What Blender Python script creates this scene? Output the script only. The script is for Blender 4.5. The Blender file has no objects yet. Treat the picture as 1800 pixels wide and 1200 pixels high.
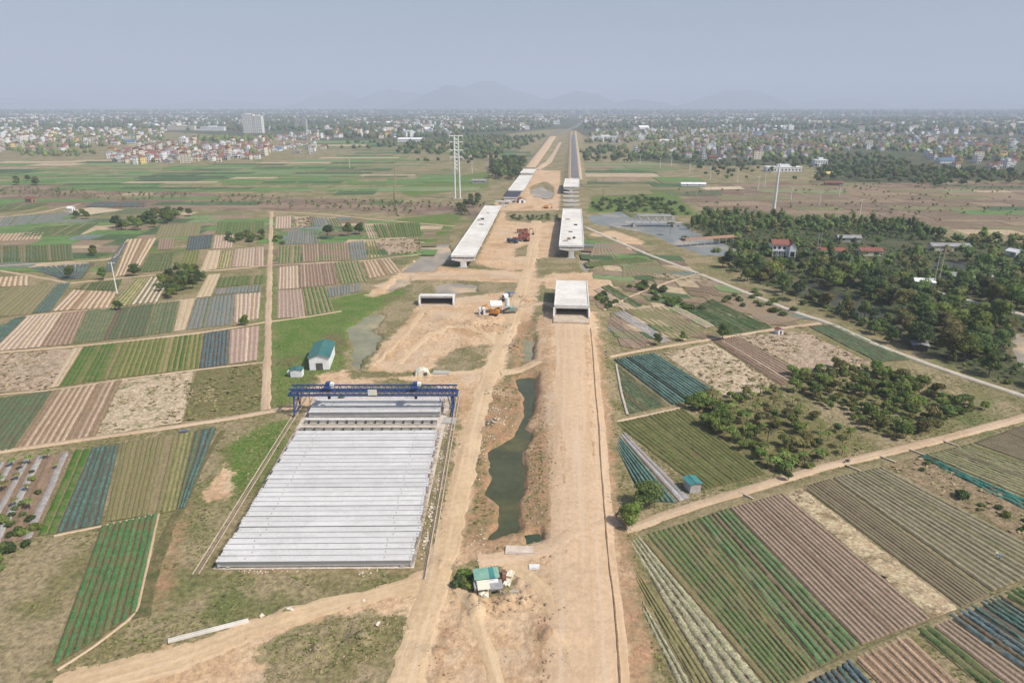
import bpy, bmesh, math, random
import numpy as np
from mathutils import Vector, Matrix

# ------------------------------------------------------------------ camera, sky, sun
S = bpy.context.scene
H = 83.0                       # drone height in metres
PITCH = math.radians(19.1)
cam_d = bpy.data.cameras.new('camera'); cam = bpy.data.objects.new('camera', cam_d)
S.collection.objects.link(cam); S.camera = cam
cam_d.sensor_width = 36; cam_d.lens = 24; cam_d.clip_start = 1; cam_d.clip_end = 90000
cam.location = (0, 0, H); cam.rotation_euler = (math.pi/2 - PITCH, 0, 0)

SUN_TO = Vector((0.78, -0.40, 1.02)).normalized()      # direction towards the sun
W = bpy.data.worlds.new('World'); S.world = W; W.use_nodes = True
wn = W.node_tree.nodes; wl = W.node_tree.links; wn.clear()
sky = wn.new('ShaderNodeTexSky'); sky.sky_type = 'NISHITA'; sky.sun_disc = False
sky.sun_elevation = math.asin(SUN_TO.z)
sky.sun_rotation = math.atan2(SUN_TO.x, SUN_TO.y)
sky.altitude = 0; sky.air_density = 1.0; sky.dust_density = 3.0; sky.ozone_density = 2.0
bg = wn.new('ShaderNodeBackground'); bg.inputs[1].default_value = 0.09
wo = wn.new('ShaderNodeOutputWorld')
wl.new(sky.outputs[0], bg.inputs[0]); wl.new(bg.outputs[0], wo.inputs[0])
sun_d = bpy.data.lights.new('sun', 'SUN'); sun_d.energy = 4.0; sun_d.angle = math.radians(1.2)
sun_d.color = (1.0, 0.93, 0.825)
sun = bpy.data.objects.new('sun', sun_d); S.collection.objects.link(sun)
sun.rotation_euler = SUN_TO.to_track_quat('Z', 'Y').to_euler()
S.view_settings.view_transform = 'Standard'; S.view_settings.look = 'None'
S.view_settings.exposure = 0.40; S.view_settings.gamma = 1.0
S.render.engine = 'CYCLES'
S.cycles.use_denoising = True
S.cycles.max_bounces = 5; S.cycles.diffuse_bounces = 2; S.cycles.glossy_bounces = 2
S.cycles.volume_bounces = 1
HAZE_DENSITY = 1.65e-4
HAZE_COLOR = (0.67, 0.765, 0.955)

random.seed(7); RNG = np.random.default_rng(7)
COL = S.collection
SP, CP = math.sin(PITCH), math.cos(PITCH)

def gp(x, y, z=0.0):
    """survey point: where the sight line through photo point (x, y) meets the level z"""
    u = (x-900)/1200.0; v = (600-y)/1200.0
    dy = CP + v*SP; dz = -SP + v*CP
    t = (z-H)/dz
    return Vector((u*t, dy*t, z))
def G(pts, z=0.0): return [gp(x, y, z) for x, y in pts]

# ------------------------------------------------------------------ numeric noise
def _hash(ix, iy, s):
    n = (ix*374761393 + iy*668265263 + s*2147483647) & 0xffffffff
    n = ((n ^ (n >> 13))*1274126177) & 0xffffffff
    return ((n ^ (n >> 16)) & 0xffffff)/float(0xffffff)
def vnoise(x, y, s=0):
    x = np.asarray(x, float); y = np.asarray(y, float)
    ix = np.floor(x).astype(np.int64); iy = np.floor(y).astype(np.int64)
    fx = x-ix; fy = y-iy; fx = fx*fx*(3-2*fx); fy = fy*fy*(3-2*fy)
    a = _hash(ix, iy, s); b = _hash(ix+1, iy, s); c = _hash(ix, iy+1, s); d = _hash(ix+1, iy+1, s)
    return (a*(1-fx)+b*fx)*(1-fy) + (c*(1-fx)+d*fx)*fy
def fbm(x, y, s=0, o=4):
    r = 0; a = 0.5
    for i in range(o):
        r = r + a*vnoise(x*2**i, y*2**i, s+i*17); a *= 0.5
    return r

def sdf(poly, X, Y):
    """signed distance in metres, positive inside the polygon"""
    d = np.full(X.shape, 1e18); ins = np.zeros(X.shape, bool)
    n = len(poly)
    for i in range(n):
        ax, ay = poly[i][0], poly[i][1]; bx, by = poly[(i+1) % n][0], poly[(i+1) % n][1]
        ex, ey = bx-ax, by-ay; L = ex*ex+ey*ey+1e-12
        t = np.clip(((X-ax)*ex+(Y-ay)*ey)/L, 0, 1)
        dd = (X-ax-t*ex)**2+(Y-ay-t*ey)**2
        d = np.minimum(d, dd)
        c = ((ay > Y) != (by > Y)) & (X < (bx-ax)*(Y-ay)/((by-ay) if abs(by-ay) > 1e-9 else 1e-9)+ax)
        ins ^= c
    d = np.sqrt(d)
    return np.where(ins, d, -d)
def sdf_box(poly, X, Y, m=40):
    out = np.full(X.shape, -float(m))
    xs = [p[0] for p in poly]; ys = [p[1] for p in poly]
    k = (X > min(xs)-m) & (X < max(xs)+m) & (Y > min(ys)-m) & (Y < max(ys)+m)
    if k.any(): out[k] = sdf(poly, X[k], Y[k])
    return out

# ------------------------------------------------------------------ materials
MATS = {}
def node_mat(name):
    m = bpy.data.materials.new(name); m.use_nodes = True
    nt = m.node_tree; b = nt.nodes['Principled BSDF']
    b.inputs['Specular IOR Level'].default_value = 0.25
    MATS[name] = m
    return m, nt, b
def tnoise(nt, vec, scale, detail=4, rough=0.6):
    n = nt.nodes.new('ShaderNodeTexNoise'); n.inputs['Scale'].default_value = scale
    n.inputs['Detail'].default_value = detail; n.inputs['Roughness'].default_value = rough
    nt.links.new(vec, n.inputs['Vector']); return n.outputs['Fac']
def math_node(nt, op, a, b=None, clamp=False):
    n = nt.nodes.new('ShaderNodeMath'); n.operation = op; n.use_clamp = clamp
    for i, v in enumerate((a, b)):
        if v is None: continue
        if isinstance(v, (int, float)): n.inputs[i].default_value = v
        else: nt.links.new(v, n.inputs[i])
    return n.outputs[0]
def ramp(nt, fac, a, b):
    n = nt.nodes.new('ShaderNodeMapRange'); n.interpolation_type = 'SMOOTHSTEP'
    n.inputs['From Min'].default_value = a; n.inputs['From Max'].default_value = b
    nt.links.new(fac, n.inputs['Value']); return n.outputs['Result']
def mix(nt, fac, a, b, mode='MIX'):
    n = nt.nodes.new('ShaderNodeMix'); n.data_type = 'RGBA'; n.blend_type = mode
    for i, v in ((0, fac), (6, a), (7, b)):
        if isinstance(v, (int, float)): n.inputs[i].default_value = v
        elif isinstance(v, tuple): n.inputs[i].default_value = (*v, 1) if len(v) == 3 else v
        else: nt.links.new(v, n.inputs[i])
    return n.outputs[2]
def position(nt):
    g = nt.nodes.new('ShaderNodeNewGeometry'); return g.outputs['Position']
def grained(nt, pos, c1, c2, s1, s2, c3=None, contrast=(0.38, 0.62), fine=0.35, c3r=(0.52, 0.68)):
    """two or three tones broken up at a broad and a fine scale"""
    col = mix(nt, ramp(nt, tnoise(nt, pos, s1, 5, 0.62), *contrast), c1, c2)
    if c3: col = mix(nt, ramp(nt, tnoise(nt, pos, s1*0.37, 4), *c3r), col, c3)
    f = ramp(nt, tnoise(nt, pos, s2, 3, 0.7), 0.25, 0.75)
    g = nt.nodes.new('ShaderNodeMapRange'); g.inputs['To Min'].default_value = 1-fine; g.inputs['To Max'].default_value = 1+fine
    nt.links.new(f, g.inputs['Value'])
    cc = nt.nodes.new('ShaderNodeCombineColor')
    for i in range(3): nt.links.new(g.outputs[0], cc.inputs[i])
    return mix(nt, 1.0, col, cc.outputs[0], 'MULTIPLY')
def bump(nt, b, pos, scale, strength, dist=0.1, detail=4):
    n = nt.nodes.new('ShaderNodeBump'); n.inputs['Strength'].default_value = strength; n.inputs['Distance'].default_value = dist
    nt.links.new(tnoise(nt, pos, scale, detail, 0.65), n.inputs['Height']); nt.links.new(n.outputs[0], b.inputs['Normal'])
def surf(name, c1, c2=None, s1=0.3, s2=2.0, c3=None, c3r=(0.52, 0.68), rough=0.9, fine=0.3, bmp=0.0, bscale=1.5, metallic=0.0, contrast=(0.38, 0.62), objrand=0.0):
    if name in MATS: return MATS[name]
    m, nt, b = node_mat(name)
    pos = position(nt)
    col = grained(nt, pos, c1, c2 or tuple(x*0.75 for x in c1), s1, s2, c3, contrast, fine, c3r)
    if objrand:
        oi = nt.nodes.new('ShaderNodeObjectInfo')
        hs = nt.nodes.new('ShaderNodeHueSaturation')
        v = nt.nodes.new('ShaderNodeMapRange'); v.inputs['To Min'].default_value = 1-objrand; v.inputs['To Max'].default_value = 1+objrand
        nt.links.new(oi.outputs['Random'], v.inputs['Value']); nt.links.new(v.outputs[0], hs.inputs['Value'])
        h = nt.nodes.new('ShaderNodeMapRange'); h.inputs['To Min'].default_value = 0.5-objrand*0.06; h.inputs['To Max'].default_value = 0.5+objrand*0.06
        mm = math_node(nt, 'FRACT', math_node(nt, 'MULTIPLY', oi.outputs['Random'], 7.31))
        nt.links.new(mm, h.inputs['Value']); nt.links.new(h.outputs[0], hs.inputs['Hue'])
        nt.links.new(col, hs.inputs['Color']); col = hs.outputs[0]
    nt.links.new(col, b.inputs['Base Color']); b.inputs['Roughness'].default_value = rough; b.inputs['Metallic'].default_value = metallic
    if bmp: bump(nt, b, pos, bscale, bmp)
    return m

# ------------------------------------------------------------------ mesh helpers
class MB:
    """collects faces, then links them as one mesh object"""
    def __init__(self): self.v = []; self.f = []; self.mi = []
    def face(self, pts, mi=0):
        n = len(self.v); self.v += [tuple(p) for p in pts]; self.f.append(tuple(range(n, n+len(pts)))); self.mi.append(mi)
    def box(self, x0, x1, y0, y1, z0, z1, mi=0, M=None, taper=0.0):
        t = taper
        P = [(x0, y0, z0), (x1, y0, z0), (x1, y1, z0), (x0, y1, z0), (x0+t, y0+t, z1), (x1-t, y0+t, z1), (x1-t, y1-t, z1), (x0+t, y1-t, z1)]
        if M is not None: P = [tuple(M @ Vector(p)) for p in P]
        n = len(self.v); self.v += P
        for q in ((0, 3, 2, 1), (4, 5, 6, 7), (0, 1, 5, 4), (1, 2, 6, 5), (2, 3, 7, 6), (3, 0, 4, 7)):
            self.f.append(tuple(n+i for i in q)); self.mi.append(mi)
        return self
    def bar(self, a, b, r, mi=0, n=4, r2=None):
        a = Vector(a); b = Vector(b); d = (b-a)
        if d.length < 1e-6: return self
        d.normalize(); u = d.orthogonal().normalized(); w = d.cross(u); r2 = r if r2 is None else r2
        k = len(self.v); off = math.pi/4 if n == 4 else 0
        for c, rr in ((a, r), (b, r2)):
            for i in range(n):
                t = off+2*math.pi*i/n; self.v.append(tuple(c+u*(rr*math.cos(t))+w*(rr*math.sin(t))))
        for i in range(n):
            j = (i+1) % n; self.f.append((k+i, k+j, k+n+j, k+n+i)); self.mi.append(mi)
        self.f.append(tuple(k+n-1-i for i in range(n))); self.mi.append(mi)
        self.f.append(tuple(k+n+i for i in range(n))); self.mi.append(mi)
        return self
    def prism(self, poly, axis0, axis1, mi=0):
        """polygon of 3-D points axis0 swept to the matching points axis1"""
        k = len(self.v); n = len(axis0)
        self.v += [tuple(p) for p in axis0]+[tuple(p) for p in axis1]
        for i in range(n):
            j = (i+1) % n; self.f.append((k+i, k+j, k+n+j, k+n+i)); self.mi.append(mi)
        self.f.append(tuple(k+n-1-i for i in range(n))); self.mi.append(mi)
        self.f.append(tuple(k+n+i for i in range(n))); self.mi.append(mi)
        return self
    def mesh(self, name, mats):
        me = bpy.data.meshes.new(name); me.from_pydata(self.v, [], self.f)
        for m in (mats if isinstance(mats, (list, tuple)) else [mats]): me.materials.append(m)
        if any(self.mi): me.polygons.foreach_set('material_index', self.mi)
        me.update(); return me
    def build(self, name, mats, parent=None):
        return link(name, self.mesh(name, mats), parent)
def link(name, data, parent=None, loc=None):
    o = bpy.data.objects.new(name, data); COL.objects.link(o)
    if parent is not None: o.parent = parent
    if loc is not None: o.location = loc
    return o
def tag(o, label=None, cat=None, group=None, kind=None):
    if label: o['label'] = label
    if cat: o['category'] = cat
    if group: o['group'] = group
    if kind: o['kind'] = kind
    return o
def thing(name, label, cat, loc=(0, 0, 0), rz=0.0, group=None, scale=1.0):
    o = link(name, None, None, loc); o.rotation_euler = (0, 0, rz); o.scale = (scale,)*3
    o.empty_display_size = 0.5
    return tag(o, label, cat, group)
def fast_mesh(name, V, F, mats, mi=None, smooth=False):
    """V (n,3) array, F (m,3) or (m,4) array"""
    me = bpy.data.meshes.new(name); V = np.asarray(V, np.float32); F = np.asarray(F, np.int32)
    k = F.shape[1]
    me.vertices.add(len(V)); me.vertices.foreach_set('co', V.ravel())
    me.loops.add(F.size); me.loops.foreach_set('vertex_index', F.ravel())
    me.polygons.add(len(F)); me.polygons.foreach_set('loop_start', np.arange(0, F.size, k, dtype=np.int32))
    for m in (mats if isinstance(mats, (list, tuple)) else [mats]): me.materials.append(m)
    if mi is not None: me.polygons.foreach_set('material_index', np.asarray(mi, np.int32))
    if smooth: me.polygons.foreach_set('use_smooth', np.ones(len(F), bool))
    me.update(calc_edges=True); return me
def copy_tree(o, parent=None):
    c = o.copy(); COL.objects.link(c); c.parent = parent
    for ch in o.children: copy_tree(ch, c)
    return c

# ------------------------------------------------------------------ terrain
def zpx(z, ox, oy, s): return [(ox+a/s, oy+b/s) for a, b in z]
POND_MAIN = zpx([(440,95),(520,70),(612,66),(618,130),(592,250),(580,330),(525,400),(572,425),(560,480),(500,560),(532,640),(520,780),(480,900),(508,1040),(480,1080),(270,1112),(325,1000),(345,900),(250,820),(290,700),(255,640),(275,540),(425,450),(452,400),(492,330),(500,200),(445,130)], 780, 640, 3.6)
POND_SQUARE = [(923,940),(951,935),(952,951),(925,956)]
POND_GREEN = [(917,597),(944,596),(946,640),(912,641)]
POND_LEFT = zpx([(560,800),(650,725),(770,690),(800,720),(730,800),(790,830),(700,960),(640,1040),(572,1015),(590,900)], 440, 340, 3.3333)
POND_UPPER = zpx([(990,280),(1170,300),(1180,360),(1065,460),(880,462),(1000,370)], 440, 340, 3.3333)
POND_BIT = zpx([(860,500),(930,492),(932,530),(800,572)], 440, 340, 3.3333)
POND_MUD = zpx([(1090,545),(1180,520),(1330,540),(1330,580),(1200,585),(1090,580)], 440, 340, 3.3333)
POND_SHED = [(612,607),(640,600),(650,640),(612,648)]
RIVER = [(1030,380),(1090,372),(1115,385),(1190,388),(1215,406),(1262,424),(1300,440),(1290,452),(1235,448),(1185,430),(1150,412),(1090,400),(1040,392)]
RIVER_LOW = [(1380,492),(1430,500),(1500,522),(1570,545),(1590,562),(1540,566),(1470,540),(1400,506)]
POND_BRIDGE = [(1022,440),(1036,432),(1046,462),(1030,478),(1020,470)]
POND_WOOD = [(1640,462),(1690,458),(1710,470),(1680,482),(1640,478)]
POND_EDGE = [(1778,588),(1830,585),(1850,660),(1790,640)]
POND_SITE = [(930,336),(952,328),(975,340),(965,350),(935,345)]
PONDS = [(POND_MAIN, 'channel'), (POND_SQUARE, 'green'), (POND_GREEN, 'murky'), (POND_LEFT, 'murky'), (POND_UPPER, 'grey'), (POND_BIT, 'grey'),
         (POND_MUD, 'grey'), (RIVER, 'weir'), (RIVER_LOW, 'river'), (POND_BRIDGE, 'grey'), (POND_WOOD, 'river'), (POND_EDGE, 'grey'), (POND_SITE, 'grey')]
PONDS_G = [([(p.x, p.y) for p in G(q, -0.5)], k) for q, k in PONDS]

EMB = [(p.x, p.y) for p in (gp(952,552),gp(1050,552),gp(1062,700),gp(1085,900),gp(1118,1020),gp(1150,1230),gp(940,1230),gp(948,1000),gp(958,900),gp(955,760),gp(940,640))]
FAREMB_R = [(p.x, p.y) for p in (gp(996,318),gp(1026,318),gp(1018,232),gp(1003,232))]
FAREMB_L = [(p.x, p.y) for p in (gp(918,300),gp(952,300),gp(978,243),gp(964,243))]
HEAPS = [(gp(1000,0+985),0,0)]  # placeholder, replaced below
HEAPS = []
for (x, y, r, h) in [(865,560,5,1.6),(830,570,8,1.8),(790,560,9,1.2),(870,745,3.2,1.5),(862,690,4,1.0),(905,610,4,1.2),(900,575,4,1.0),(925,525,4,1.3),(940,365,9,2.5),(905,360,8,2.0),(975,395,7,1.6),(700,600,5,1.0),(660,640,5,.8),(750,590,7,1.0),(505,1075,2.5,.8),(1000,960,5,.6)]:
    p = gp(x, y); HEAPS.append((p.x, p.y, r, h))
_hr = random.Random(5)
for (x, y, n_) in ((790,1000,5),(835,1055,6),(890,1055,6),(905,1040,4),(960,1120,8),(850,700,5),(862,745,6),(868,800,5),(770,560,5),(830,600,7),(870,580,6),(690,620,6),(740,630,5),(910,625,6),(928,540,5),(960,480,4),(900,395,6),(960,410,5),(880,455,5),(900,345,4),(960,350,4),(770,1140,6),(640,1120,6),(560,1140,5)):
    for _ in range(n_):
        p = gp(x+_hr.gauss(0, 14), y+_hr.gauss(0, 9)); HEAPS.append((p.x, p.y, _hr.uniform(0.9, 2.2)*(1+p.y/500), _hr.uniform(0.25, 0.8)))
def emb_h(d, h, w): return h*np.clip((d+w*0.5)/w, 0, 1)
def terrain(X, Y, masks=None):
    X = np.asarray(X, float); Y = np.asarray(Y, float)
    z = -0.06+0.05*(fbm(X*0.12, Y*0.12, 3)-0.5)
    d = sdf_box(EMB, X, Y, 30); e = emb_h(d, 1.0, 9)
    z = z+e*np.clip((Y-70)/120, 0.25, 1)*2.0 + np.where(d > 0, 0.12*(fbm(X*0.3, Y*0.15, 9)-0.5), 0)
    for q, h in ((FAREMB_R, 3.0), (FAREMB_L, 2.5)): z = z+emb_h(sdf_box(q, X, Y, 40), h, 8)
    for (hx, hy, r, h) in HEAPS:
        k = np.nonzero((np.abs(X-hx) < r) & (np.abs(Y-hy) < r))[0]
        if len(k):
            dd = np.sqrt((X[k]-hx)**2+(Y[k]-hy)**2)/r
            z[k] += h*np.clip(1-dd, 0, 1)**0.8*(0.5+fbm(X[k]*0.5, Y[k]*0.5, 21))
    for q, k in PONDS_G:
        d = sdf_box(q, X, Y, 30)+(2.2 if k in ('channel', 'green') else 5.0)*(fbm(X*0.22, Y*0.22, 31)-0.5)
        w = 2.6; d = d-(1.1 if k in ('channel', 'murky') else 0.4)
        z = z-2.2*np.clip((d+w*0.55)/w, 0, 1)
    return z
def tz(x, y): return float(terrain(np.array([x]), np.array([y]))[0])

DIRT = [
 [(90,1230),(110,1195),(200,1168),(330,1128),(440,1100),(520,1070),(620,1050),(720,1020),(765,1000),(785,950),(790,880),(800,800),(810,730),(805,690),(700,664),(560,690),(540,720),(520,700),(560,672),(560,655),(610,650),(620,665),(760,662),(850,645),(880,600),(905,555),(922,505),(935,470),(900,475),(860,470),(835,462),(880,372),(868,356),(900,345),(925,300),(985,300),(985,352),(978,400),(975,470),(950,500),(935,560),(905,600),(885,660),(872,700),(855,760),(850,800),(830,880),(812,960),(960,975),(965,900),(955,760),(935,640),(945,560),(975,548),(1045,548),(1058,620),(1065,700),(1085,880),(1110,1000),(1160,1230)],
 [(640,650),(668,610),(720,560),(735,530),(810,522),(900,512),(900,560),(870,600),(862,632),(760,648),(700,655)],
 [(640,520),(700,480),(730,455),(790,470),(925,478),(925,498),(800,492),(730,492),(690,512),(660,522)],
 [(1035,410),(1080,405),(1135,425),(1110,440),(1050,430)],
 [(370,880),(355,870),(375,840),(400,815),(412,830),(402,880)],
 [(955,480),(1060,478),(1090,505),(1040,520),(955,505)],
 [(900,410),(880,440),(930,455),(985,440),(985,380),(890,375)],
]
DIRT_HOLES = [
 [(888,371),(985,370),(985,388),(940,392),(890,388)],
 [(455,1135),(520,1100),(590,1080),(700,1076),(728,1090),(722,1130),(700,1210),(470,1215),(460,1170)],
 [(790,1010),(830,985),(880,985),(905,1010),(900,1040),(850,1052),(800,1040)],
 [(760,640),(800,612),(860,605),(856,630),(820,648)],
 [(848,690),(885,668),(880,760),(860,830),(845,860),(830,830),(850,760)],
 [(940,455),(985,450),(985,475),(945,490)],
 [(930,328),(960,318),(975,330),(970,350),(935,345)],
 [(905,437),(930,430),(935,448),(905,452)],
]
RUST = [
 [(305,900),(335,880),(320,960),(292,1060),(262,1075),(275,1000)],
 [(430,994),(505,994),(505,1003),(432,1003)], [(600,994),(650,992),(650,1000),(600,1002)], [(690,990),(735,985),(735,1000),(690,1000)],
 [(520,770),(545,755),(540,775),(500,800)],
 [(850,700),(905,655),(950,652),(962,760),(968,900),(958,960),(830,985),(812,960),(835,860)],
 [(1046,600),(1062,600),(1090,880),(1120,1010),(1165,1230),(1100,1230),(1088,1100),(1072,900),(1058,740)],
 [(905,560),(940,565),(938,650),(900,650)],
 [(940,640),(955,640),(965,960),(950,960)],
 [(940,1080),(965,1075),(962,1230),(930,1230)],
 [(770,1110),(790,1108),(775,1230),(745,1230)],
]
GREEN = [
 [(480,560),(600,520),(690,505),(715,515),(650,555),(612,600),(606,650),(560,665),(530,690),(490,722),(476,700)],
 [(380,790),(470,740),(520,735),(500,790),(430,860),(400,900)],
 [(459,470),(469,470),(464,720),(452,720)],
 [(476,470),(487,470),(486,720),(472,720)],
 [(1040,345),(1180,330),(1230,380),(1090,372),(1030,375)],
 [(0,385),(340,372),(300,440),(0,470)],
 [(1042,515),(1062,508),(1090,540),(1060,548)],
 [(690,330),(860,300),(860,330),(720,345)],
 [(820,372),(780,420),(740,430),(700,400),(690,385)],
]
BROWN = [
 [(1190,330),(1400,318),(1800,322),(2300,330),(2300,440),(1800,425),(1640,395),(1400,388),(1240,372)],
 [(-400,330),(0,322),(200,330),(470,345),(700,355),(860,358),(850,385),(650,372),(470,370),(300,368),(0,362),(-400,375)],
 [(1140,480),(1225,480),(1320,510),(1210,505)],
]
WOODED = [
 [(1225,400),(1245,383),(1400,392),(1640,402),(1660,425),(2000,430),(2000,740),(1820,694),(1700,652),(1600,612),(1500,570),(1420,530),(1340,500),(1290,470)],
 [(-900,232),(-900,199),(300,196),(1000,196),(2900,196),(2900,240),(1700,246),(1340,232),(1030,240),(1000,226),(960,228),(800,246),(600,250),(480,244),(300,232)],
 [(1105,282),(1115,262),(1190,246),(1330,235),(1560,236),(1700,246),(2300,250),(2300,312),(1680,318),(1640,322),(1440,320),(1430,290),(1250,292)],
]
def region_mask(polys, X, Y, far=60, ):
    m = np.full(X.shape, -float(far))
    for q in polys: m = np.maximum(m, sdf_box([(p.x, p.y) for p in G(q)], X, Y, far))
    return m

def build_ground():
    rows = list([int(v) for v in np.arange(1500, 300, -3.4)])+list(np.arange(300, 215, -2.0))+list(np.arange(215, 186.5, -0.8))
    rad = [gp(900, y).y for y in rows if 0 < gp(900, y).y < 25000]
    rad = [0.4, 12.0, 30.0]+rad+[27000.0]
    az = np.concatenate([np.arange(-180, -44, 4.0), np.arange(-44, 44, 0.15), np.arange(44, 180, 4.0)])
    az = np.radians(az); R, A = np.meshgrid(np.array(rad), az, indexing='ij')
    X = R*np.sin(A); Y = R*np.cos(A); nr, na = X.shape
    Z = terrain(X.ravel(), Y.ravel())
    V = np.stack([X.ravel(), Y.ravel(), Z], 1)
    i, j = np.meshgrid(np.arange(nr-1), np.arange(na), indexing='ij')
    j2 = (j+1) % na
    F = np.stack([i*na+j, i*na+j2, (i+1)*na+j2, (i+1)*na+j], -1).reshape(-1, 4)[:, ::-1]
    # cap under the drone
    me = fast_mesh('ground', np.vstack([V, [[0, 0, -0.06]]]), F, MATS['ground'], smooth=True)
    x, y = V[:, 0], V[:, 1]
    dirt = region_mask(DIRT, x, y); hole = region_mask(DIRT_HOLES, x, y)
    dirt = np.minimum(dirt, -hole)
    for nm, arr in (('dirt', dirt), ('rust', region_mask(RUST, x, y)), ('lush', region_mask(GREEN, x, y)), ('heath', region_mask(BROWN, x, y, 120)), ('wooded', region_mask(WOODED, x, y, 120))):
        a = me.attributes.new(nm, 'FLOAT', 'POINT'); a.data.foreach_set('value', np.append(arr, -60).astype(np.float32))
    return tag(link('ground', me), 'olive and tan earth stretching to the horizon', None, None, 'structure')

def ground_material():
    m, nt, b = node_mat('ground'); pos = position(nt)
    base = grained(nt, pos, (0.175, 0.155, 0.070), (0.265, 0.215, 0.125), 0.07, 0.9, (0.115, 0.135, 0.044), fine=0.4, contrast=(0.42, 0.58))
    base = mix(nt, math_node(nt, 'MULTIPLY', ramp(nt, tnoise(nt, pos, 0.16, 6, 0.7), 0.56, 0.66), 0.75), base, (0.34, 0.26, 0.165))
    speck = ramp(nt, tnoise(nt, pos, 0.55, 5, 0.7), 0.56, 0.66)
    base = mix(nt, math_node(nt, 'MULTIPLY', speck, 0.65), base, (0.09, 0.11, 0.034))
    # far away the plain turns to patchwork of greens
    def attr(n):
        a = nt.nodes.new('ShaderNodeAttribute'); a.attribute_name = n; return a.outputs['Fac']
    edge = math_node(nt, 'MULTIPLY', math_node(nt, 'SUBTRACT', tnoise(nt, pos, 0.30, 6, 0.7), 0.5), 11.0)
    edge2 = math_node(nt, 'MULTIPLY', math_node(nt, 'SUBTRACT', tnoise(nt, pos, 0.06, 6, 0.72), 0.5), 60.0)
    lush = grained(nt, pos, (0.085, 0.145, 0.026), (0.125, 0.165, 0.042), 0.15, 1.2, (0.14, 0.12, 0.055), fine=0.35)
    heath = grained(nt, pos, (0.155, 0.105, 0.072), (0.235, 0.175, 0.125), 0.035, 0.35, (0.10, 0.105, 0.055), fine=0.35)
    dirt = grained(nt, pos, (0.46, 0.31, 0.185), (0.54, 0.39, 0.25), 0.10, 0.8, (0.40, 0.26, 0.145), fine=0.22)
    tracks = tnoise(nt, pos, 0.9, 5, 0.75)
    dirt = mix(nt, math_node(nt, 'MULTIPLY', ramp(nt, tracks, 0.55, 0.75), 0.35), dirt, (0.27, 0.18, 0.115))
    dirt = mix(nt, math_node(nt, 'MULTIPLY', ramp(nt, tnoise(nt, pos, 0.045, 5, 0.65), 0.50, 0.62), 0.7), dirt, (0.50, 0.385, 0.275))
    dirt = mix(nt, math_node(nt, 'MULTIPLY', ramp(nt, tnoise(nt, pos, 0.13, 6, 0.7), 0.57, 0.68), 0.6), dirt, (0.335, 0.225, 0.135))
    dirt = mix(nt, math_node(nt, 'MULTIPLY', ramp(nt, tnoise(nt, pos, 0.33, 6, 0.72), 0.60, 0.70), 0.5), dirt, (0.20, 0.16, 0.075))
    rust = grained(nt, pos, (0.36, 0.205, 0.12), (0.26, 0.185, 0.10), 0.22, 1.3, (0.43, 0.29, 0.185), fine=0.3)
    rust = mix(nt, math_node(nt, 'MULTIPLY', ramp(nt, tnoise(nt, pos, 0.2, 6, 0.7), 0.54, 0.64), 0.7), rust, (0.13, 0.125, 0.05))
    col = mix(nt, ramp(nt, math_node(nt, 'ADD', attr('heath'), edge2), -6, 10), base, heath)
    col = mix(nt, ramp(nt, math_node(nt, 'ADD', attr('lush'), edge), -1.5, 2.5), col, lush)
    wood = grained(nt, pos, (0.050, 0.068, 0.026), (0.085, 0.088, 0.040), 0.05, 0.5, (0.13, 0.11, 0.06), fine=0.35)
    col = mix(nt, ramp(nt, math_node(nt, 'ADD', attr('wooded'), edge), -3, 4), col, wood)
    col = mix(nt, ramp(nt, math_node(nt, 'ADD', attr('dirt'), edge), -0.8, 1.0), col, dirt)
    col = mix(nt, math_node(nt, 'MULTIPLY', ramp(nt, math_node(nt, 'ADD', attr('rust'), edge), -1.5, 2.0), 0.85), col, rust)
    nt.links.new(col, b.inputs['Base Color']); b.inputs['Roughness'].default_value = 0.95
    bump(nt, b, pos, 0.8, 0.75, 0.6, 7)
ground_material()
build_ground()

# ------------------------------------------------------------------ water
WATER = {'channel': (0.07, 0.078, 0.04), 'green': (0.055, 0.08, 0.045), 'murky': (0.24, 0.235, 0.155), 'grey': (0.30, 0.265, 0.215), 'river': (0.07, 0.075, 0.06), 'weir': (0.21, 0.225, 0.22)}
WNAME = {'channel': 'dark green water of the long pond beside the haul road', 'green': 'small square dark pond by the culvert', 'murky': 'shallow murky pond', 'grey': 'shallow grey pool', 'river': 'dark river water under the trees', 'weir': 'pale grey river water below the truss bridge'}
for k, c in WATER.items():
    m, nt, b = node_mat('water_'+k); pos = position(nt)
    col = grained(nt, pos, c, tuple(x*0.8 for x in c), 0.08, 0.5, (c[0]*1.6+0.02, c[1]*1.35+0.015, c[2]*1.1), fine=0.12)
    nt.links.new(col, b.inputs['Base Color']); b.inputs['Roughness'].default_value = 0.08 if k in ('channel', 'green') else 0.35; b.inputs['Specular IOR Level'].default_value = 0.24 if k in ('channel', 'green') else 0.1
    bump(nt, b, pos, 1.5, 0.08, 0.1)
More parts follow.
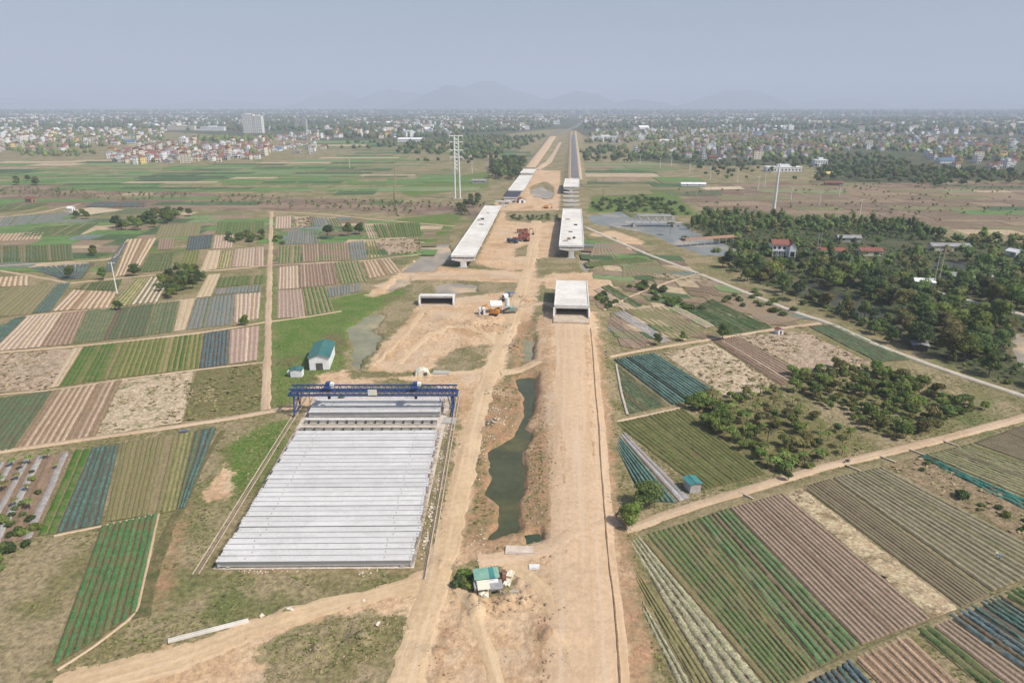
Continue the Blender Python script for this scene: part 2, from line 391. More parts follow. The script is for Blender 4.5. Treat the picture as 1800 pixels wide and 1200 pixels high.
for (q, k) in PONDS_G:
    cx = sum(p[0] for p in q)/len(q); cy = sum(p[1] for p in q)/len(q)
    xs = [p[0] for p in q]; ys = [p[1] for p in q]
    # a sheet a little larger than the shore line, lying below the banks
    n = len(q); area = sum(q[i][0]*q[(i+1) % n][1]-q[(i+1) % n][0]*q[i][1] for i in range(n))
    sgn = 1 if area > 0 else -1; pts = []
    for i in range(n):
        a = Vector(q[i-1]); p = Vector(q[i]); c = Vector(q[(i+1) % n])
        e = ((p-a).normalized()+(c-p).normalized()).normalized(); nrm = Vector((e.y, -e.x))*sgn
        pts.append((p.x+nrm.x*1.3, p.y+nrm.y*1.3, -0.75))
    bm = bmesh.new(); vs = [bm.verts.new(p) for p in (pts if sgn > 0 else pts[::-1])]
    f = bm.faces.new(vs); bmesh.ops.triangulate(bm, faces=[f])
    me = bpy.data.meshes.new('water'); bm.to_mesh(me); bm.free(); me.materials.append(MATS['water_'+k])
    tag(link('pond_water' if k not in ('river', 'weir') else 'river_water', me), WNAME[k], None, None, 'structure')

# ------------------------------------------------------------------ fields
# style: soil tones, crop tones, bed spacing, bed share of spacing, bed height, lumpiness
TAN = ((0.40,0.30,0.205), (0.33,0.235,0.155)); BRN = ((0.235,0.165,0.115), (0.19,0.13,0.085)); DRK = ((0.145,0.11,0.07), (0.115,0.09,0.055))
PNK = ((0.34,0.245,0.185), (0.29,0.20,0.15)); OLV = ((0.20,0.17,0.085), (0.165,0.145,0.07)); STRAW = ((0.44,0.35,0.225), (0.37,0.28,0.175))
STY = {
 'green':     (((0.165,0.13,0.08), (0.135,0.11,0.065)), ((0.105,0.17,0.075), (0.075,0.14,0.05)), 1.25, 0.8, 0.4, 0.3),
 'bokchoy':   (((0.20,0.125,0.075),(0.15,0.10,0.06)), ((0.060,0.135,0.045), (0.085,0.17,0.065)), 1.42, 0.86, 0.408, 0.25),
 'brightgreen': (OLV, ((0.045,0.108,0.015), (0.068,0.130,0.022)), 1.5, 0.84, 0.36, 0.25),
 'greenyellow': (((0.24,0.21,0.09),(0.20,0.175,0.075)), ((0.085,0.125,0.024), (0.125,0.15,0.034)), 1.7, 0.66, 0.336, 0.25),
 'yellowgreen': (STRAW, ((0.12,0.15,0.03), (0.17,0.18,0.05)), 1.8, 0.65, 0.336, 0.3),
 'yellow':    (OLV, ((0.22,0.215,0.09), (0.165,0.17,0.065)), 1, 0.8, 0.264, 0.4),
 'dkgreen':   (OLV, ((0.050,0.085,0.028), (0.075,0.115,0.040)), 1.7, 0.82, 0.42, 0.35),
 'grassgreen': (OLV, ((0.070,0.12,0.030), (0.10,0.145,0.040)), 2.2, 0.95, 0.216, 0.3),
 'greygreen': (OLV, ((0.12,0.155,0.085), (0.085,0.125,0.06)), 1.35, 0.8, 0.3, 0.4),
 'green2':    (DRK, ((0.075,0.115,0.055), (0.10,0.145,0.07)), 1.4, 0.86, 0.3, 0.3),
 'blue':      (DRK, ((0.060,0.095,0.105), (0.105,0.145,0.15)), 1.25, 0.8, 0.45, 0.55),
 'greyblue':  (((0.24,0.21,0.17),(0.20,0.175,0.135)), ((0.12,0.15,0.135), (0.165,0.19,0.17)), 1.6, 0.75, 0.3, 0.5),
 'teal':      (((0.115,0.10,0.075),(0.09,0.08,0.06)), ((0.055,0.110,0.085), (0.09,0.155,0.13)), 1.15, 0.7, 0.42, 0.4),
 'tealnet':   (DRK, ((0.035,0.135,0.110), (0.05,0.17,0.13)), 1.4, 0.85, 0.54, 0.5),
 'tealdense': (((0.06,0.075,0.055),(0.045,0.06,0.04)), ((0.095,0.165,0.135), (0.125,0.205,0.175)), 1.25, 0.72, 0.456, 0.25),
 'greenrows': (((0.28,0.23,0.14),(0.23,0.19,0.11)), ((0.070,0.125,0.030), (0.095,0.15,0.04)), 1.75, 0.6, 0.384, 0.3),
 'greenbrown': (((0.195,0.14,0.09),(0.16,0.12,0.07)), ((0.088,0.145,0.050), (0.125,0.165,0.062)), 1.15, 0.74, 0.336, 0.35),
 'greenolive': (((0.125,0.10,0.045),(0.105,0.085,0.04)), ((0.082,0.115,0.030), (0.145,0.14,0.052)), 1.25, 0.8, 0.264, 0.3),
 'olive':     (((0.24,0.195,0.11),(0.20,0.16,0.09)), ((0.155,0.155,0.06), (0.19,0.175,0.075)), 1.1, 0.74, 0.264, 0.3),
 'dkolive':   (((0.165,0.13,0.085), (0.14,0.11,0.07)), ((0.175,0.15,0.09), (0.195,0.165,0.10)), 0.95, 0.72, 0.24, 0.15),
 'olivepale': (((0.15,0.125,0.075),(0.12,0.10,0.06)), ((0.27,0.24,0.16), (0.20,0.19,0.11)), 1.35, 0.6, 0.288, 0.2),
 'leek':      (((0.155,0.13,0.085),(0.125,0.105,0.065)), ((0.34,0.32,0.21), (0.235,0.235,0.135)), 1.25, 0.78, 0.3, 0.6),
 'leekolive': (((0.165,0.14,0.085),(0.135,0.115,0.07)), ((0.24,0.23,0.125), (0.17,0.18,0.085)), 1.3, 0.75, 0.288, 0.5),
 'soil':      (BRN, ((0.335,0.245,0.18), (0.27,0.19,0.135)), 1.6, 0.55, 0.312, 0.25),
 'soilbrown': (((0.205,0.15,0.105),(0.175,0.13,0.09)), ((0.295,0.225,0.165), (0.25,0.19,0.135)), 1.05, 0.68, 0.264, 0.15),
 'soilpale':  (((0.25,0.18,0.115),(0.21,0.15,0.095)), ((0.45,0.345,0.25), (0.37,0.275,0.195)), 1.65, 0.55, 0.336, 0.2),
 'soilpink':  (((0.215,0.15,0.095),(0.18,0.125,0.08)), ((0.39,0.28,0.19), (0.31,0.22,0.145)), 1.55, 0.62, 0.36, 0.2),
 'pinksoil':  (PNK, ((0.36,0.275,0.225), (0.30,0.225,0.18)), 1.6, 0.65, 0.264, 0.2),
 'pale':      (PNK, ((0.50,0.41,0.30), (0.42,0.335,0.245)), 1.75, 0.6, 0.288, 0.2),
 'tan':       (((0.28,0.20,0.12),(0.24,0.165,0.10)), ((0.50,0.39,0.265), (0.43,0.33,0.22)), 2.3, 0.62, 0.336, 0.2),
 'white':     (OLV, ((0.53,0.47,0.39), (0.45,0.39,0.31)), 2.2, 0.5, 0.264, 0.2),
 'plastic':   (BRN, ((0.35,0.345,0.35), (0.28,0.275,0.275)), 1.3, 0.84, 0.288, 0.1),
 'mulch':     (BRN, ((0.33,0.32,0.31), (0.26,0.25,0.24)), 2.6, 0.55, 0.288, 0.2),
 'straw':     (STRAW, ((0.46,0.37,0.25), (0.40,0.31,0.20)), 2.4, 0.8, 0.144, 0.3),
 'paleflat':  (STRAW, ((0.48,0.40,0.29), (0.42,0.34,0.24)), 5, 0.95, 0.096, 0.2),
 'olivebrown': (OLV, ((0.21,0.185,0.10), (0.17,0.155,0.08)), 2.2, 0.8, 0.168, 0.2),
 'brownflat': (((0.25,0.185,0.12),(0.215,0.155,0.10)), ((0.275,0.205,0.14), (0.24,0.175,0.115)), 1.8, 0.8, 0.12, 0.15),
}
for k, (so, cr, *_r) in STY.items():
    lum = _r[3]
    surf('soil_'+k, so[0], so[1], 0.35, 2.2, fine=0.28, bmp=0.4)
    surf('bed_'+k, cr[0], cr[1], 0.7, 3.2, tuple(0.62*a+0.38*b for a, b in zip(cr[0], so[0])), c3r=(0.47, 0.60), fine=0.22+0.5*min(lum, 0.5), bmp=0.5, bscale=3.0, objrand=0.10)
# stubble and scrub plots are lumpy sheets without beds
for nm, a, bb, c in (('rubble', (0.40,0.315,0.225), (0.29,0.215,0.15), (0.20,0.165,0.10)), ('rubblepale', (0.46,0.375,0.265), (0.36,0.28,0.19), (0.17,0.165,0.075)),
                     ('rubblebrown', (0.25,0.185,0.115), (0.19,0.145,0.085), (0.13,0.125,0.05)), ('sandpatch', (0.42,0.35,0.225), (0.34,0.26,0.165), (0.20,0.15,0.085)),
                     ('meadow', (0.17,0.145,0.065), (0.135,0.125,0.05), (0.105,0.12,0.035))):
    surf('soil_'+nm, a, bb, 0.55, 1.6, c, fine=0.45, bmp=0.9, bscale=1.1, contrast=(0.44, 0.56))

surf('dry_tuft', (0.36,0.28,0.175), (0.26,0.205,0.12), 0.5, 2.0, (0.18,0.165,0.07), fine=0.3)
surf('grass_tuft', (0.13,0.15,0.045), (0.20,0.18,0.08), 0.12, 1.2, (0.28,0.23,0.13), fine=0.3)
def tuft_mesh(name, C, Z, size, mat, parent=None, blades=4):
    # low clumps: a few crossed leaning blades each
    n = len(C)
    if not n: return None
    Vs = []
    for k in range(blades):
        a = RNG.random(n)*6.283; s = RNG.uniform(size[0], size[1], n); h = s*RNG.uniform(0.18, 0.4, n)
        t = np.stack([np.cos(a), np.sin(a)], 1); q = np.stack([-t[:, 1], t[:, 0]], 1); o = RNG.normal(0, 1, (n, 2))*(s*0.25)[:, None]
        b0 = C+o-t*(s*0.5)[:, None]; b1 = C+o+t*(s*0.5)[:, None]; lean = q*(s*0.6)[:, None]
        Vs.append(np.stack([np.column_stack([b0, Z-0.05]), np.column_stack([b1, Z-0.05]), np.column_stack([b1+lean-t*(s*0.12)[:, None], Z+h]), np.column_stack([b0+lean+t*(s*0.2)[:, None], Z+h*0.85])], 1).reshape(-1, 3))
    V = np.vstack(Vs); F = np.arange(len(V)).reshape(-1, 4)
    o = link(name, fast_mesh(name, V, F, MATS[mat]), parent); o['kind'] = 'stuff'; return o
ALT = {'green': 'greenbrown', 'bokchoy': 'bokchoy', 'brightgreen': 'greenyellow', 'greenyellow': 'brightgreen', 'dkgreen': 'green2', 'grassgreen': 'brightgreen', 'greygreen': 'green2', 'green2': 'greygreen', 'blue': 'teal', 'greyblue': 'greygreen', 'teal': 'green2', 'tealnet': 'tealnet', 'tealdense': 'teal', 'greenrows': 'yellowgreen', 'greenbrown': 'olive', 'greenolive': 'olive', 'olive': 'yellow', 'dkolive': 'dkolive', 'olivepale': 'leekolive', 'leek': 'leekolive', 'leekolive': 'olive', 'soil': 'soilpale', 'soilbrown': 'soil', 'soilpale': 'soil', 'soilpink': 'soilpale', 'pinksoil': 'pale', 'pale': 'tan', 'tan': 'pale', 'white': 'pale', 'plastic': 'plastic', 'mulch': 'mulch', 'straw': 'pale', 'paleflat': 'straw', 'olivebrown': 'olive', 'brownflat': 'olivebrown', 'yellow': 'olive', 'yellowgreen': 'greenyellow'}
FIELD_LABEL = {'green': 'green leafy vegetable rows', 'bokchoy': 'wide green vegetable beds with bare furrows'}
def field(quad, style, extra=None):
    g = G(quad); P = [np.array((p.x, p.y)) for p in g]
    Q = lambda s, t: (P[0]*(1-s)+P[1]*s)*(1-t) + (P[3]*(1-s)+P[2]*s)*t
    D = float(np.linalg.norm(sum(P)/4)); z0 = 0.05+min(0.25, D*0.00025)
    mb = MB()
    if style not in STY:                                   # lumpy fallow sheet
        L = np.linalg.norm(P[1]-P[0]); Wd = np.linalg.norm(P[3]-P[0]); st = max(0.8, D*0.006)
        ns = int(np.clip(L/st, 3, 70)); nt_ = int(np.clip(Wd/st, 3, 70))
        s, t = np.meshgrid(np.linspace(0, 1, ns+1), np.linspace(0, 1, nt_+1), indexing='ij')
        s = s.ravel()[:, None]; t = t.ravel()[:, None]
        XY = (P[0]*(1-s)+P[1]*s)*(1-t) + (P[3]*(1-s)+P[2]*s)*t
        edge = np.minimum(np.minimum(s, 1-s), np.minimum(t, 1-t))[:, 0] > 1e-6
        jit = RNG.normal(0, st*0.16, XY.shape); XY = XY+jit
        z = z0+np.where(edge, 0.55*np.clip(fbm(XY[:, 0]*0.55, XY[:, 1]*0.55, 5)-0.42, 0, 1), -0.1)
        i, j = np.meshgrid(np.arange(ns), np.arange(nt_), indexing='ij'); k = nt_+1
        F = np.stack([i*k+j, (i+1)*k+j, (i+1)*k+j+1, i*k+j+1], -1).reshape(-1, 4)
        ar = np.cross(P[1]-P[0], P[3]-P[0])
        if ar < 0: F = F[:, ::-1]
        o = link('fallow_field', fast_mesh('fallow_field', np.column_stack([XY, z]), F, MATS['soil_'+style]))
        tag(o, 'fallow plot of dry stubble', None, None, 'structure')
        N = int(np.clip(L*Wd*0.22, 40, 420)); a = RNG.random((N, 2)); C = (P[0]*(1-a[:, :1])+P[1]*a[:, :1])*(1-a[:, 1:])+(P[3]*(1-a[:, :1])+P[2]*a[:, :1])*a[:, 1:]
        keep = vnoise(C[:, 0]*0.12, C[:, 1]*0.12, 8) > 0.35
        tuft_mesh('stubble_clumps', C[keep], np.full(int(keep.sum()), z0), (0.3+0.0012*D, 0.75+0.002*D), 'dry_tuft' if style != 'meadow' else 'grass_tuft', o)
        return o
    so, cr, spacing, share, hgt, lump = STY[style]; hgt *= 0.8
    ar = np.cross(P[1]-P[0], P[3]-P[0])
    ring = P if ar > 0 else P[::-1]
    # skirted bed of soil
    mb.face([(p[0], p[1], z0) for p in ring])
    o = mb.build('crop_field', MATS['soil_'+style]); tag(o, 'ploughed vegetable plot in long beds', None, None, 'structure')
    Wd = 0.5*(np.linalg.norm(P[3]-P[0])+np.linalg.norm(P[2]-P[1])); L = 0.5*(np.linalg.norm(P[1]-P[0])+np.linalg.norm(P[2]-P[3]))
    spacing = max(spacing, D*0.0035); n = max(2, int(round(Wd/spacing)))
    px_w = Wd/n*1200/D
    step = max(0.45, D*0.0042) if lump > 0.12 else 4.0
    ns = int(np.clip(L/step, 3, 160)); k = 5
    allV, allF, allM, base = [], [], [], 0; rowmats = [MATS['bed_'+style], MATS['soil_'+style], MATS['bed_'+ALT.get(style, 'olive')]]
    sep = D < 250 and px_w > 6.5 and n <= 60
    made = 0
    for i in range(n):
        tc = (i+0.5+random.gauss(0, 0.045))/n; half = 0.5*share/n*random.uniform(.86, 1.08)
        s = np.linspace(0.004, 0.996, ns+1); wob = half*lump*0.45
        hh = hgt*(0.85+0.3*random.random())*(0.3 if random.random() < 0.03 else 1)*(1+lump*1.3*(RNG.random(ns+1)-0.5))
        if lump > 0.25:                                    # plants missing here and there
            gapn = vnoise(s*L*0.35+i*9.7, np.full(ns+1, i*3.1), 77); hh = hh*np.where(gapn < 0.16, 0.3, 1)
        prof = []; bend = half*0.35*(vnoise(s*L*0.09, np.full(ns+1, i*0.13), 78)-0.5)
        for (q, hz) in ((-1, 0.0), (-0.72, 0.85), (0, 1.0), (0.72, 0.85), (1, 0.0)):
            t = tc+half*q+bend+RNG.normal(0, 1, ns+1)*wob*0.5*(0.4+abs(q))
            xy = (P[0][None]*(1-s)[:, None]+P[1][None]*s[:, None])*(1-t)[:, None]+(P[3][None]*(1-s)[:, None]+P[2][None]*s[:, None])*t[:, None]
            jz = 1+lump*0.5*(RNG.random(ns+1)-0.5)
            prof.append(np.column_stack([xy, z0-0.02+hh*hz*jz]))
        V = np.stack(prof, 1).reshape(-1, 3)
        a, b_ = np.meshgrid(np.arange(ns), np.arange(k-1), indexing='ij')
        F = np.stack([a*k+b_, (a+1)*k+b_, (a+1)*k+b_+1, a*k+b_+1], -1).reshape(-1, 4)
        F = np.vstack([F, [[0, 1, 3, 4], [ns*k, ns*k+4, ns*k+3, ns*k+1]]])
        if ar < 0: F = F[:, ::-1]
        if sep:
            link('crop_row', fast_mesh('crop_row', V, F, rowmats[random.choices((0, 1, 2), (0.86, 0.06, 0.08))[0]]), o); made += 1
        else:
            allV.append(V); allF.append(F+base); base += len(V); allM.append(np.full(len(F), random.choices((0, 1, 2), (0.84, 0.07, 0.09))[0]))
    if allV:
        c = link('crop_rows', fast_mesh('crop_rows', np.vstack(allV), np.vstack(allF), rowmats, np.concatenate(allM)), o); c['kind'] = 'stuff'
    return o

FIELDS = [
 # west side, near to far
 ([(88,1175),(178,925),(279,903),(240,1077)], 'bokchoy'),
 ([(64,942),(130,793),(160,789),(97,938)], 'brightgreen'),
 ([(98,937),(161,788),(210,781),(177,921)], 'teal'),
 ([(183,917),(213,780),(313,762),(281,902)], 'olive'),
 ([(283,902),(315,762),(341,758),(309,897)], 'yellow'),
 ([(310,895),(343,757),(381,752),(325,893)], 'teal'),
 ([(-120,985),(-10,815),(126,794),(60,945)], 'mulch'),
 ([(-90,810),(0,700),(92,687),(22,790)], 'green2'),
 ([(25,789),(95,687),(214,668),(168,766)], 'soilpale'),
 ([(169,766),(215,668),(340,652),(320,742)], 'rubblepale'),
 ([(321,741),(345,651),(461,640),(456,721)], 'meadow'),
 ([(-60,694),(-20,624),(128,612),(86,684)], 'rubble'),
 ([(86,683),(128,612),(146,610),(103,679)], 'straw'),
 ([(104,679),(147,610),(225,601),(198,665)], 'brightgreen'),
 ([(199,665),(226,601),(357,587),(349,648)], 'greenyellow'),
 ([(350,648),(359,586),(404,580),(400,641)], 'blue'),
 ([(402,640),(405,580),(456,573),(452,633)], 'pinksoil'),
 ([(-15,618),(48,556),(110,550),(71,610)], 'pale'),
 ([(-44,601),(26,560),(46,556),(-3,606)], 'teal'),
 ([(73,609),(112,550),(151,546),(126,605)], 'soil'),
 ([(128,604),(153,546),(205,541),(179,599)], 'greygreen'),
 ([(181,598),(207,541),(271,534),(255,590)], 'green2'),
 ([(257,590),(274,533),(316,529),(304,583)], 'greygreen'),
 ([(305,583),(318,529),(343,526),(326,580)], 'straw'),
 ([(328,580),(345,526),(412,518),(408,570)], 'greyblue'),
 ([(411,568),(413,518),(459,514),(455,560)], 'pale'),
 ([(-60,560),(20,506),(99,500),(54,553)], 'olivebrown'),
 ([(57,551),(101,500),(124,497),(88,548)], 'teal'),
 ([(91,547),(127,510),(206,513),(190,541)], 'tan'),
 ([(132,508),(142,500),(215,492),(206,512)], 'dkgreen'),
 ([(192,541),(240,490),(262,488),(227,536)], 'yellowgreen'),
 ([(229,536),(263,488),(302,485),(278,531)], 'white'),
 ([(344,524),(366,483),(388,481),(371,521)], 'straw'),
 ([(380,506),(386,488),(464,484),(461,499)], 'grassgreen'),
 ([(375,518),(380,508),(460,501),(458,513)], 'greyblue'),
 ([(200,488),(226,421),(276,419),(240,479)], 'tan'),
 ([(180,478),(213,428),(224,426),(197,478)], 'blue'),
 ([(276,440),(279,420),(308,418),(304,438)], 'soil'),
 ([(241,480),(263,447),(306,444),(300,475)], 'dkgreen'),
 ([(312,472),(326,442),(352,440),(346,467)], 'greenyellow'),
 ([(327,440),(332,416),(375,413),(370,437)], 'blue'),
 ([(373,438),(377,414),(412,413),(408,436)], 'pale'),
 ([(352,477),(366,441),(388,440),(381,473)], 'straw'),
 ([(382,473),(390,442),(410,440),(404,471)], 'yellowgreen'),
 ([(406,470),(412,438),(464,434),(464,468)], 'pale'),
 ([(378,412),(383,392),(465,389),(465,411)], 'grassgreen'),
 ([(272,417),(282,396),(355,392),(350,415)], 'olivebrown'),
 ([(0,463),(0,434),(126,430),(129,457)], 'dkgreen'),
 ([(111,492),(52,471),(168,463),(144,490)], 'blue'),
 ([(-10,505),(-2,488),(50,485),(50,502)], 'tan'),
 ([(30,417),(62,401),(175,393),(140,413)], 'dkgreen'),
 ([(-30,402),(-20,384),(130,373),(100,390)], 'greyblue'),
 ([(150,364),(166,356),(256,356),(254,364)], 'blue'),
 ([(108,372),(160,365),(218,369),(150,379)], 'paleflat'),
 ([(190,376),(228,367),(300,366),(280,376)], 'green2'),
 ([(-20,374),(-10,361),(86,358),(52,368)], 'dkgreen'),
 ([(-20,425),(-10,412),(80,408),(70,421)], 'tan'),
 # between the lane and the site
 ([(487,560),(488,512),(530,508),(537,557)], 'pinksoil'),
 ([(539,555),(531,507),(572,503),(588,548)], 'greenrows'),
 ([(488,509),(490,470),(524,467),(525,507)], 'pale'),
 ([(527,506),(526,466),(585,462),(594,500)], 'soil'),
 ([(598,500),(587,462),(631,459),(645,495)], 'greenrows'),
 ([(648,490),(637,460),(686,455),(706,478)], 'tan'),
 ([(577,524),(574,507),(634,498),(632,512)], 'greyblue'),
 ([(488,464),(490,434),(529,432),(527,462)], 'greenrows'),
 ([(532,461),(531,430),(612,426),(615,457)], 'soil'),
 ([(617,457),(613,426),(640,424),(646,454)], 'greyblue'),
 ([(648,454),(642,425),(660,424),(672,450)], 'yellowgreen'),
 ([(675,449),(662,423),(736,418),(742,444)], 'rubble'),
 ([(500,430),(505,408),(560,405),(562,428)], 'greyblue'),
 ([(667,419),(656,395),(738,391),(742,416)], 'brightgreen'),
 ([(648,420),(640,398),(654,397),(666,420)], 'pale'),
 ([(483,402),(485,381),(512,380),(512,401)], 'pale'),
 ([(514,401),(515,381),(545,381),(548,400)], 'rubblepale'),
 ([(550,399),(547,384),(575,383),(582,397)], 'greyblue'),
 ([(583,397),(577,384),(592,384),(602,396)], 'greenrows'),
 # east side, near to far
 ([(1130,1078),(1205,1230),(1232,1230),(1129,1052)], 'leek'),
 ([(1119,1024),(1232,1224),(1266,1224),(1116,995)], 'olive'),
 ([(1104,952),(1267,1222),(1360,1222),(1124,943)], 'leek'),
 ([(1126,942),(1362,1220),(1440,1173),(1224,913)], 'greenbrown'),
 ([(1226,912),(1442,1172),(1512,1135),(1279,894)], 'green'),
 ([(1282,893),(1515,1134),(1637,1088),(1376,867)], 'soilbrown'),
 ([(1379,866),(1640,1087),(1685,1070),(1408,856)], 'sandpatch'),
 ([(1411,855),(1690,1067),(1740,1043),(1460,841)], 'dkolive'),
 ([(1463,840),(1746,1040),(1875,992),(1550,821)], 'olivepale'),
 ([(1556,818),(1870,985),(1870,915),(1613,803)], 'rubblebrown'),
 ([(1614,803),(1830,912),(1838,895),(1622,800)], 'tealnet'),
 ([(1626,799),(1838,888),(1900,845),(1708,780)], 'leekolive'),
 ([(1712,778),(1870,835),(1880,775),(1800,747)], 'dkolive'),
 ([(1400,1212),(1440,1260),(1575,1250),(1495,1160)], 'blue'),
 ([(1500,1157),(1605,1260),(1750,1260),(1592,1113)], 'soilpink'),
 ([(1608,1107),(1780,1250),(1815,1240),(1633,1098)], 'dkgreen'),
 ([(1636,1096),(1815,1236),(1848,1215),(1664,1084)], 'soilbrown'),
 ([(1666,1083),(1848,1212),(1880,1190),(1700,1068)], 'blue'),
 ([(1703,1067),(1880,1185),(1890,1130),(1760,1046)], 'teal'),
 ([(1763,1044),(1890,1120),(1900,1040),(1840,1015)], 'dkgreen'),
 ([(1206,704),(1343,826),(1530,788),(1372,692)], 'meadow'),
 ([(1078,632),(1182,712),(1262,690),(1150,621)], 'tealdense'),
 ([(1084,641),(1179,713),(1108,727),(1103,724)], 'greygreen'),
 ([(1081,744),(1235,862),(1347,832),(1200,717)], 'greenolive'),
 ([(1089,764),(1194,882),(1213,876),(1099,762)], 'plastic'),
 ([(1089,767),(1191,884),(1132,880),(1083,790)], 'tealdense'),
 ([(1068,577),(1112,613),(1152,605),(1075,552)], 'soilpale'),
 ([(1077,551),(1161,603),(1179,600),(1096,546)], 'plastic'),
 ([(1098,545),(1186,600),(1244,586),(1165,539)], 'olivebrown'),
 ([(1168,538),(1241,577),(1258,573),(1185,535)], 'pale'),
 ([(1056,505),(1118,542),(1131,538),(1071,501)], 'dkgreen'),
 ([(1044,510),(1095,545),(1113,543),(1054,506)], 'pale'),
 ([(1208,546),(1286,590),(1358,576),(1252,526)], 'dkgreen'),
 ([(1274,527),(1352,572),(1410,561),(1316,517)], 'brownflat'),
 ([(1026,462),(1032,470),(1150,460),(1120,452)], 'grassgreen'),
 ([(1092,488),(1094,470),(1152,463),(1212,478)], 'olivebrown'),
 ([(1036,450),(1046,428),(1080,425),(1120,446)], 'brownflat'),
 ([(1166,622),(1282,700),(1372,681),(1250,601)], 'rubblepale'),
 ([(1254,600),(1374,678),(1424,662),(1292,591)], 'soil'),
 ([(1296,590),(1428,660),(1540,642),(1412,582)], 'rubble'),
 ([(1422,574),(1542,636),(1602,632),(1472,570)], 'green2'),
 ([(1140,487),(1150,481),(1225,478),(1262,500)], 'rubble'),
 ([(1200,345),(1205,337),(1262,335),(1270,343)], 'green2'),
 ([(1208,335),(1210,330),(1300,328),(1310,333)], 'paleflat'),
 ([(1060,345),(1060,330),(1130,328),(1150,342)], 'olivebrown'),
 ([(1050,322),(1050,314),(1120,312),(1130,321)], 'brownflat'),
 ([(1235,363),(1250,356),(1330,354),(1350,361)], 'brownflat'),
]
for q, st in FIELDS: field(q, st)
# weeds and grass on the near rough ground
def rough_grass():
    n = 40000; d = RNG.uniform(68, 250, n)**1.0; az = RNG.uniform(-0.72, 0.72, n); C = np.stack([d*np.sin(az), d*np.cos(az)], 1); X, Y = C[:, 0], C[:, 1]
    bad = np.minimum(region_mask(DIRT, X, Y), -region_mask(DIRT_HOLES, X, Y)) > -0.6
    for q, st in FIELDS: bad |= sdf_box([(p.x, p.y) for p in G(q)], X, Y, 6) > -0.3
    for q, k in PONDS_G: bad |= sdf_box(q, X, Y, 6) > -0.8
    bad |= (X > -59.5) & (X < -16.5) & (Y > 106.5) & (Y < 192)
    bad |= fbm(X*0.08, Y*0.08, 55) < 0.40
    C = C[~bad]; o = tuft_mesh('rough_grass', C, terrain(C[:, 0], C[:, 1]), (0.2, 0.6), 'grass_tuft'); o['label'] = 'rough grass and weeds on the uncultivated ground'
rough_grass()

# strips of paddy and stubble on the plain beyond the dyke
plain_cols = [('surf', 'paddy_green', (0.115,0.20,0.058), (0.095,0.165,0.05)), ('surf', 'paddy_deep', (0.07,0.115,0.05), (0.06,0.10,0.04)), ('surf', 'paddy_stubble', (0.42,0.335,0.22), (0.35,0.27,0.175)), ('surf', 'paddy_olive', (0.185,0.175,0.085), (0.155,0.145,0.07)), ('surf', 'paddy_brown', (0.25,0.185,0.125), (0.21,0.155,0.10)), ('surf', 'paddy_blue', (0.15,0.185,0.165), (0.12,0.155,0.135)), ('surf', 'paddy_umber', (0.185,0.135,0.09), (0.155,0.115,0.075)), ('surf', 'paddy_light', (0.17,0.225,0.10), (0.15,0.20,0.085))]
for _s, nm, a, b_ in plain_cols: surf(nm, a, b_, 0.05, 0.35, tuple(0.6*u+0.4*v for u, v in zip(a, (0.25,0.2,0.11))), fine=0.22)
def plain(zone, wts, seed, skew=0.0, dx=(32, 95), dy=(17, 42), zb=0.35, name='paddy_field', lab='flat paddy plot on the plain'):
    rnd = random.Random(seed); poly = [(p.x, p.y) for p in G(zone)]
    ys = [p[1] for p in poly]; xs = [p[0] for p in poly]; y = min(ys)
    while y < max(ys):
        h = rnd.uniform(*dy)*(0.7+y/1500); x = min(xs)-rnd.random()*80
        while x < max(xs):
            w = rnd.uniform(*dx)*(0.7+y/1500); cx, cy = x+w/2, y+h/2
            if sdf(poly, np.array([cx]), np.array([cy]))[0] > 0 and rnd.random() < 0.93:
                nm = rnd.choices([c[1] for c in plain_cols], tuple(wts)+(0,)*(7-len(wts))+(wts[0]*0.45,))[0]; k = math.tan(skew)
                gx, gy = (4, 3) if zb > 0.2 else (1.2, 0.8); q = [(x, y), (x+w-gx, y), (x+w-gx, y+h-gy), (x, y+h-gy)]
                q = [(a+rnd.uniform(-.3, .3)*gx, b+k*(a-cx)+rnd.uniform(-.3, .3)*gy) for a, b in q]
                z = zb+rnd.random()*min(0.1, zb*0.4); mb = MB(); m0 = [(a, b, z) for a, b in q]; mb.face(m0)
                for i in range(4):                         # low bund sides
                    A, B = m0[i], m0[(i+1) % 4]; mb.face([(A[0], A[1], -0.2), (B[0], B[1], -0.2), B, A])
                tag(mb.build(name, MATS[nm]), lab, None, None, 'structure')
            x += w
        y += h
plain([(150,335),(60,325),(0,310),(0,297),(330,293),(560,280),(690,262),(700,345),(480,335)], (7, 4, 1.8, 1, 0.3), 3, 0.04, dx=(32, 95), dy=(10, 22))
plain([(700,345),(700,285),(760,290),(800,330)], (6, 3, 0.6, 1, 0.2), 5, 0.03)
plain([(-200,312),(-200,285),(180,282),(240,292),(0,300)], (2, 2, 4, 1, 1), 6, 0.02)
plain([(820,290),(800,262),(900,255),(935,265),(905,290)], (2, 4, 0.6, 3, 1), 8, 0.0)
plain([(1040,330),(1030,290),(1100,285),(1200,300),(1240,325),(1120,335)], (1, 3, 0.8, 3, 2), 9, -0.02)
plain([(470,258),(600,248),(760,252),(700,262)], (3, 3, 1, 2, 1), 10, 0.0)
plain([(1420,243),(1560,240),(1800,243),(1800,248)], (2, 3, 2, 1, 1), 11, 0.0)
MOS = dict(zb=0.13, name='garden_plot', lab='small vegetable plot')
plain([(-80,478),(-80,386),(200,372),(345,372),(470,380),(470,410),(270,424),(205,440),(170,476)], (4, 3, 2, 2.5, 2, 2, 1), 21, 0.03, dx=(16, 48), dy=(9, 22), **MOS)
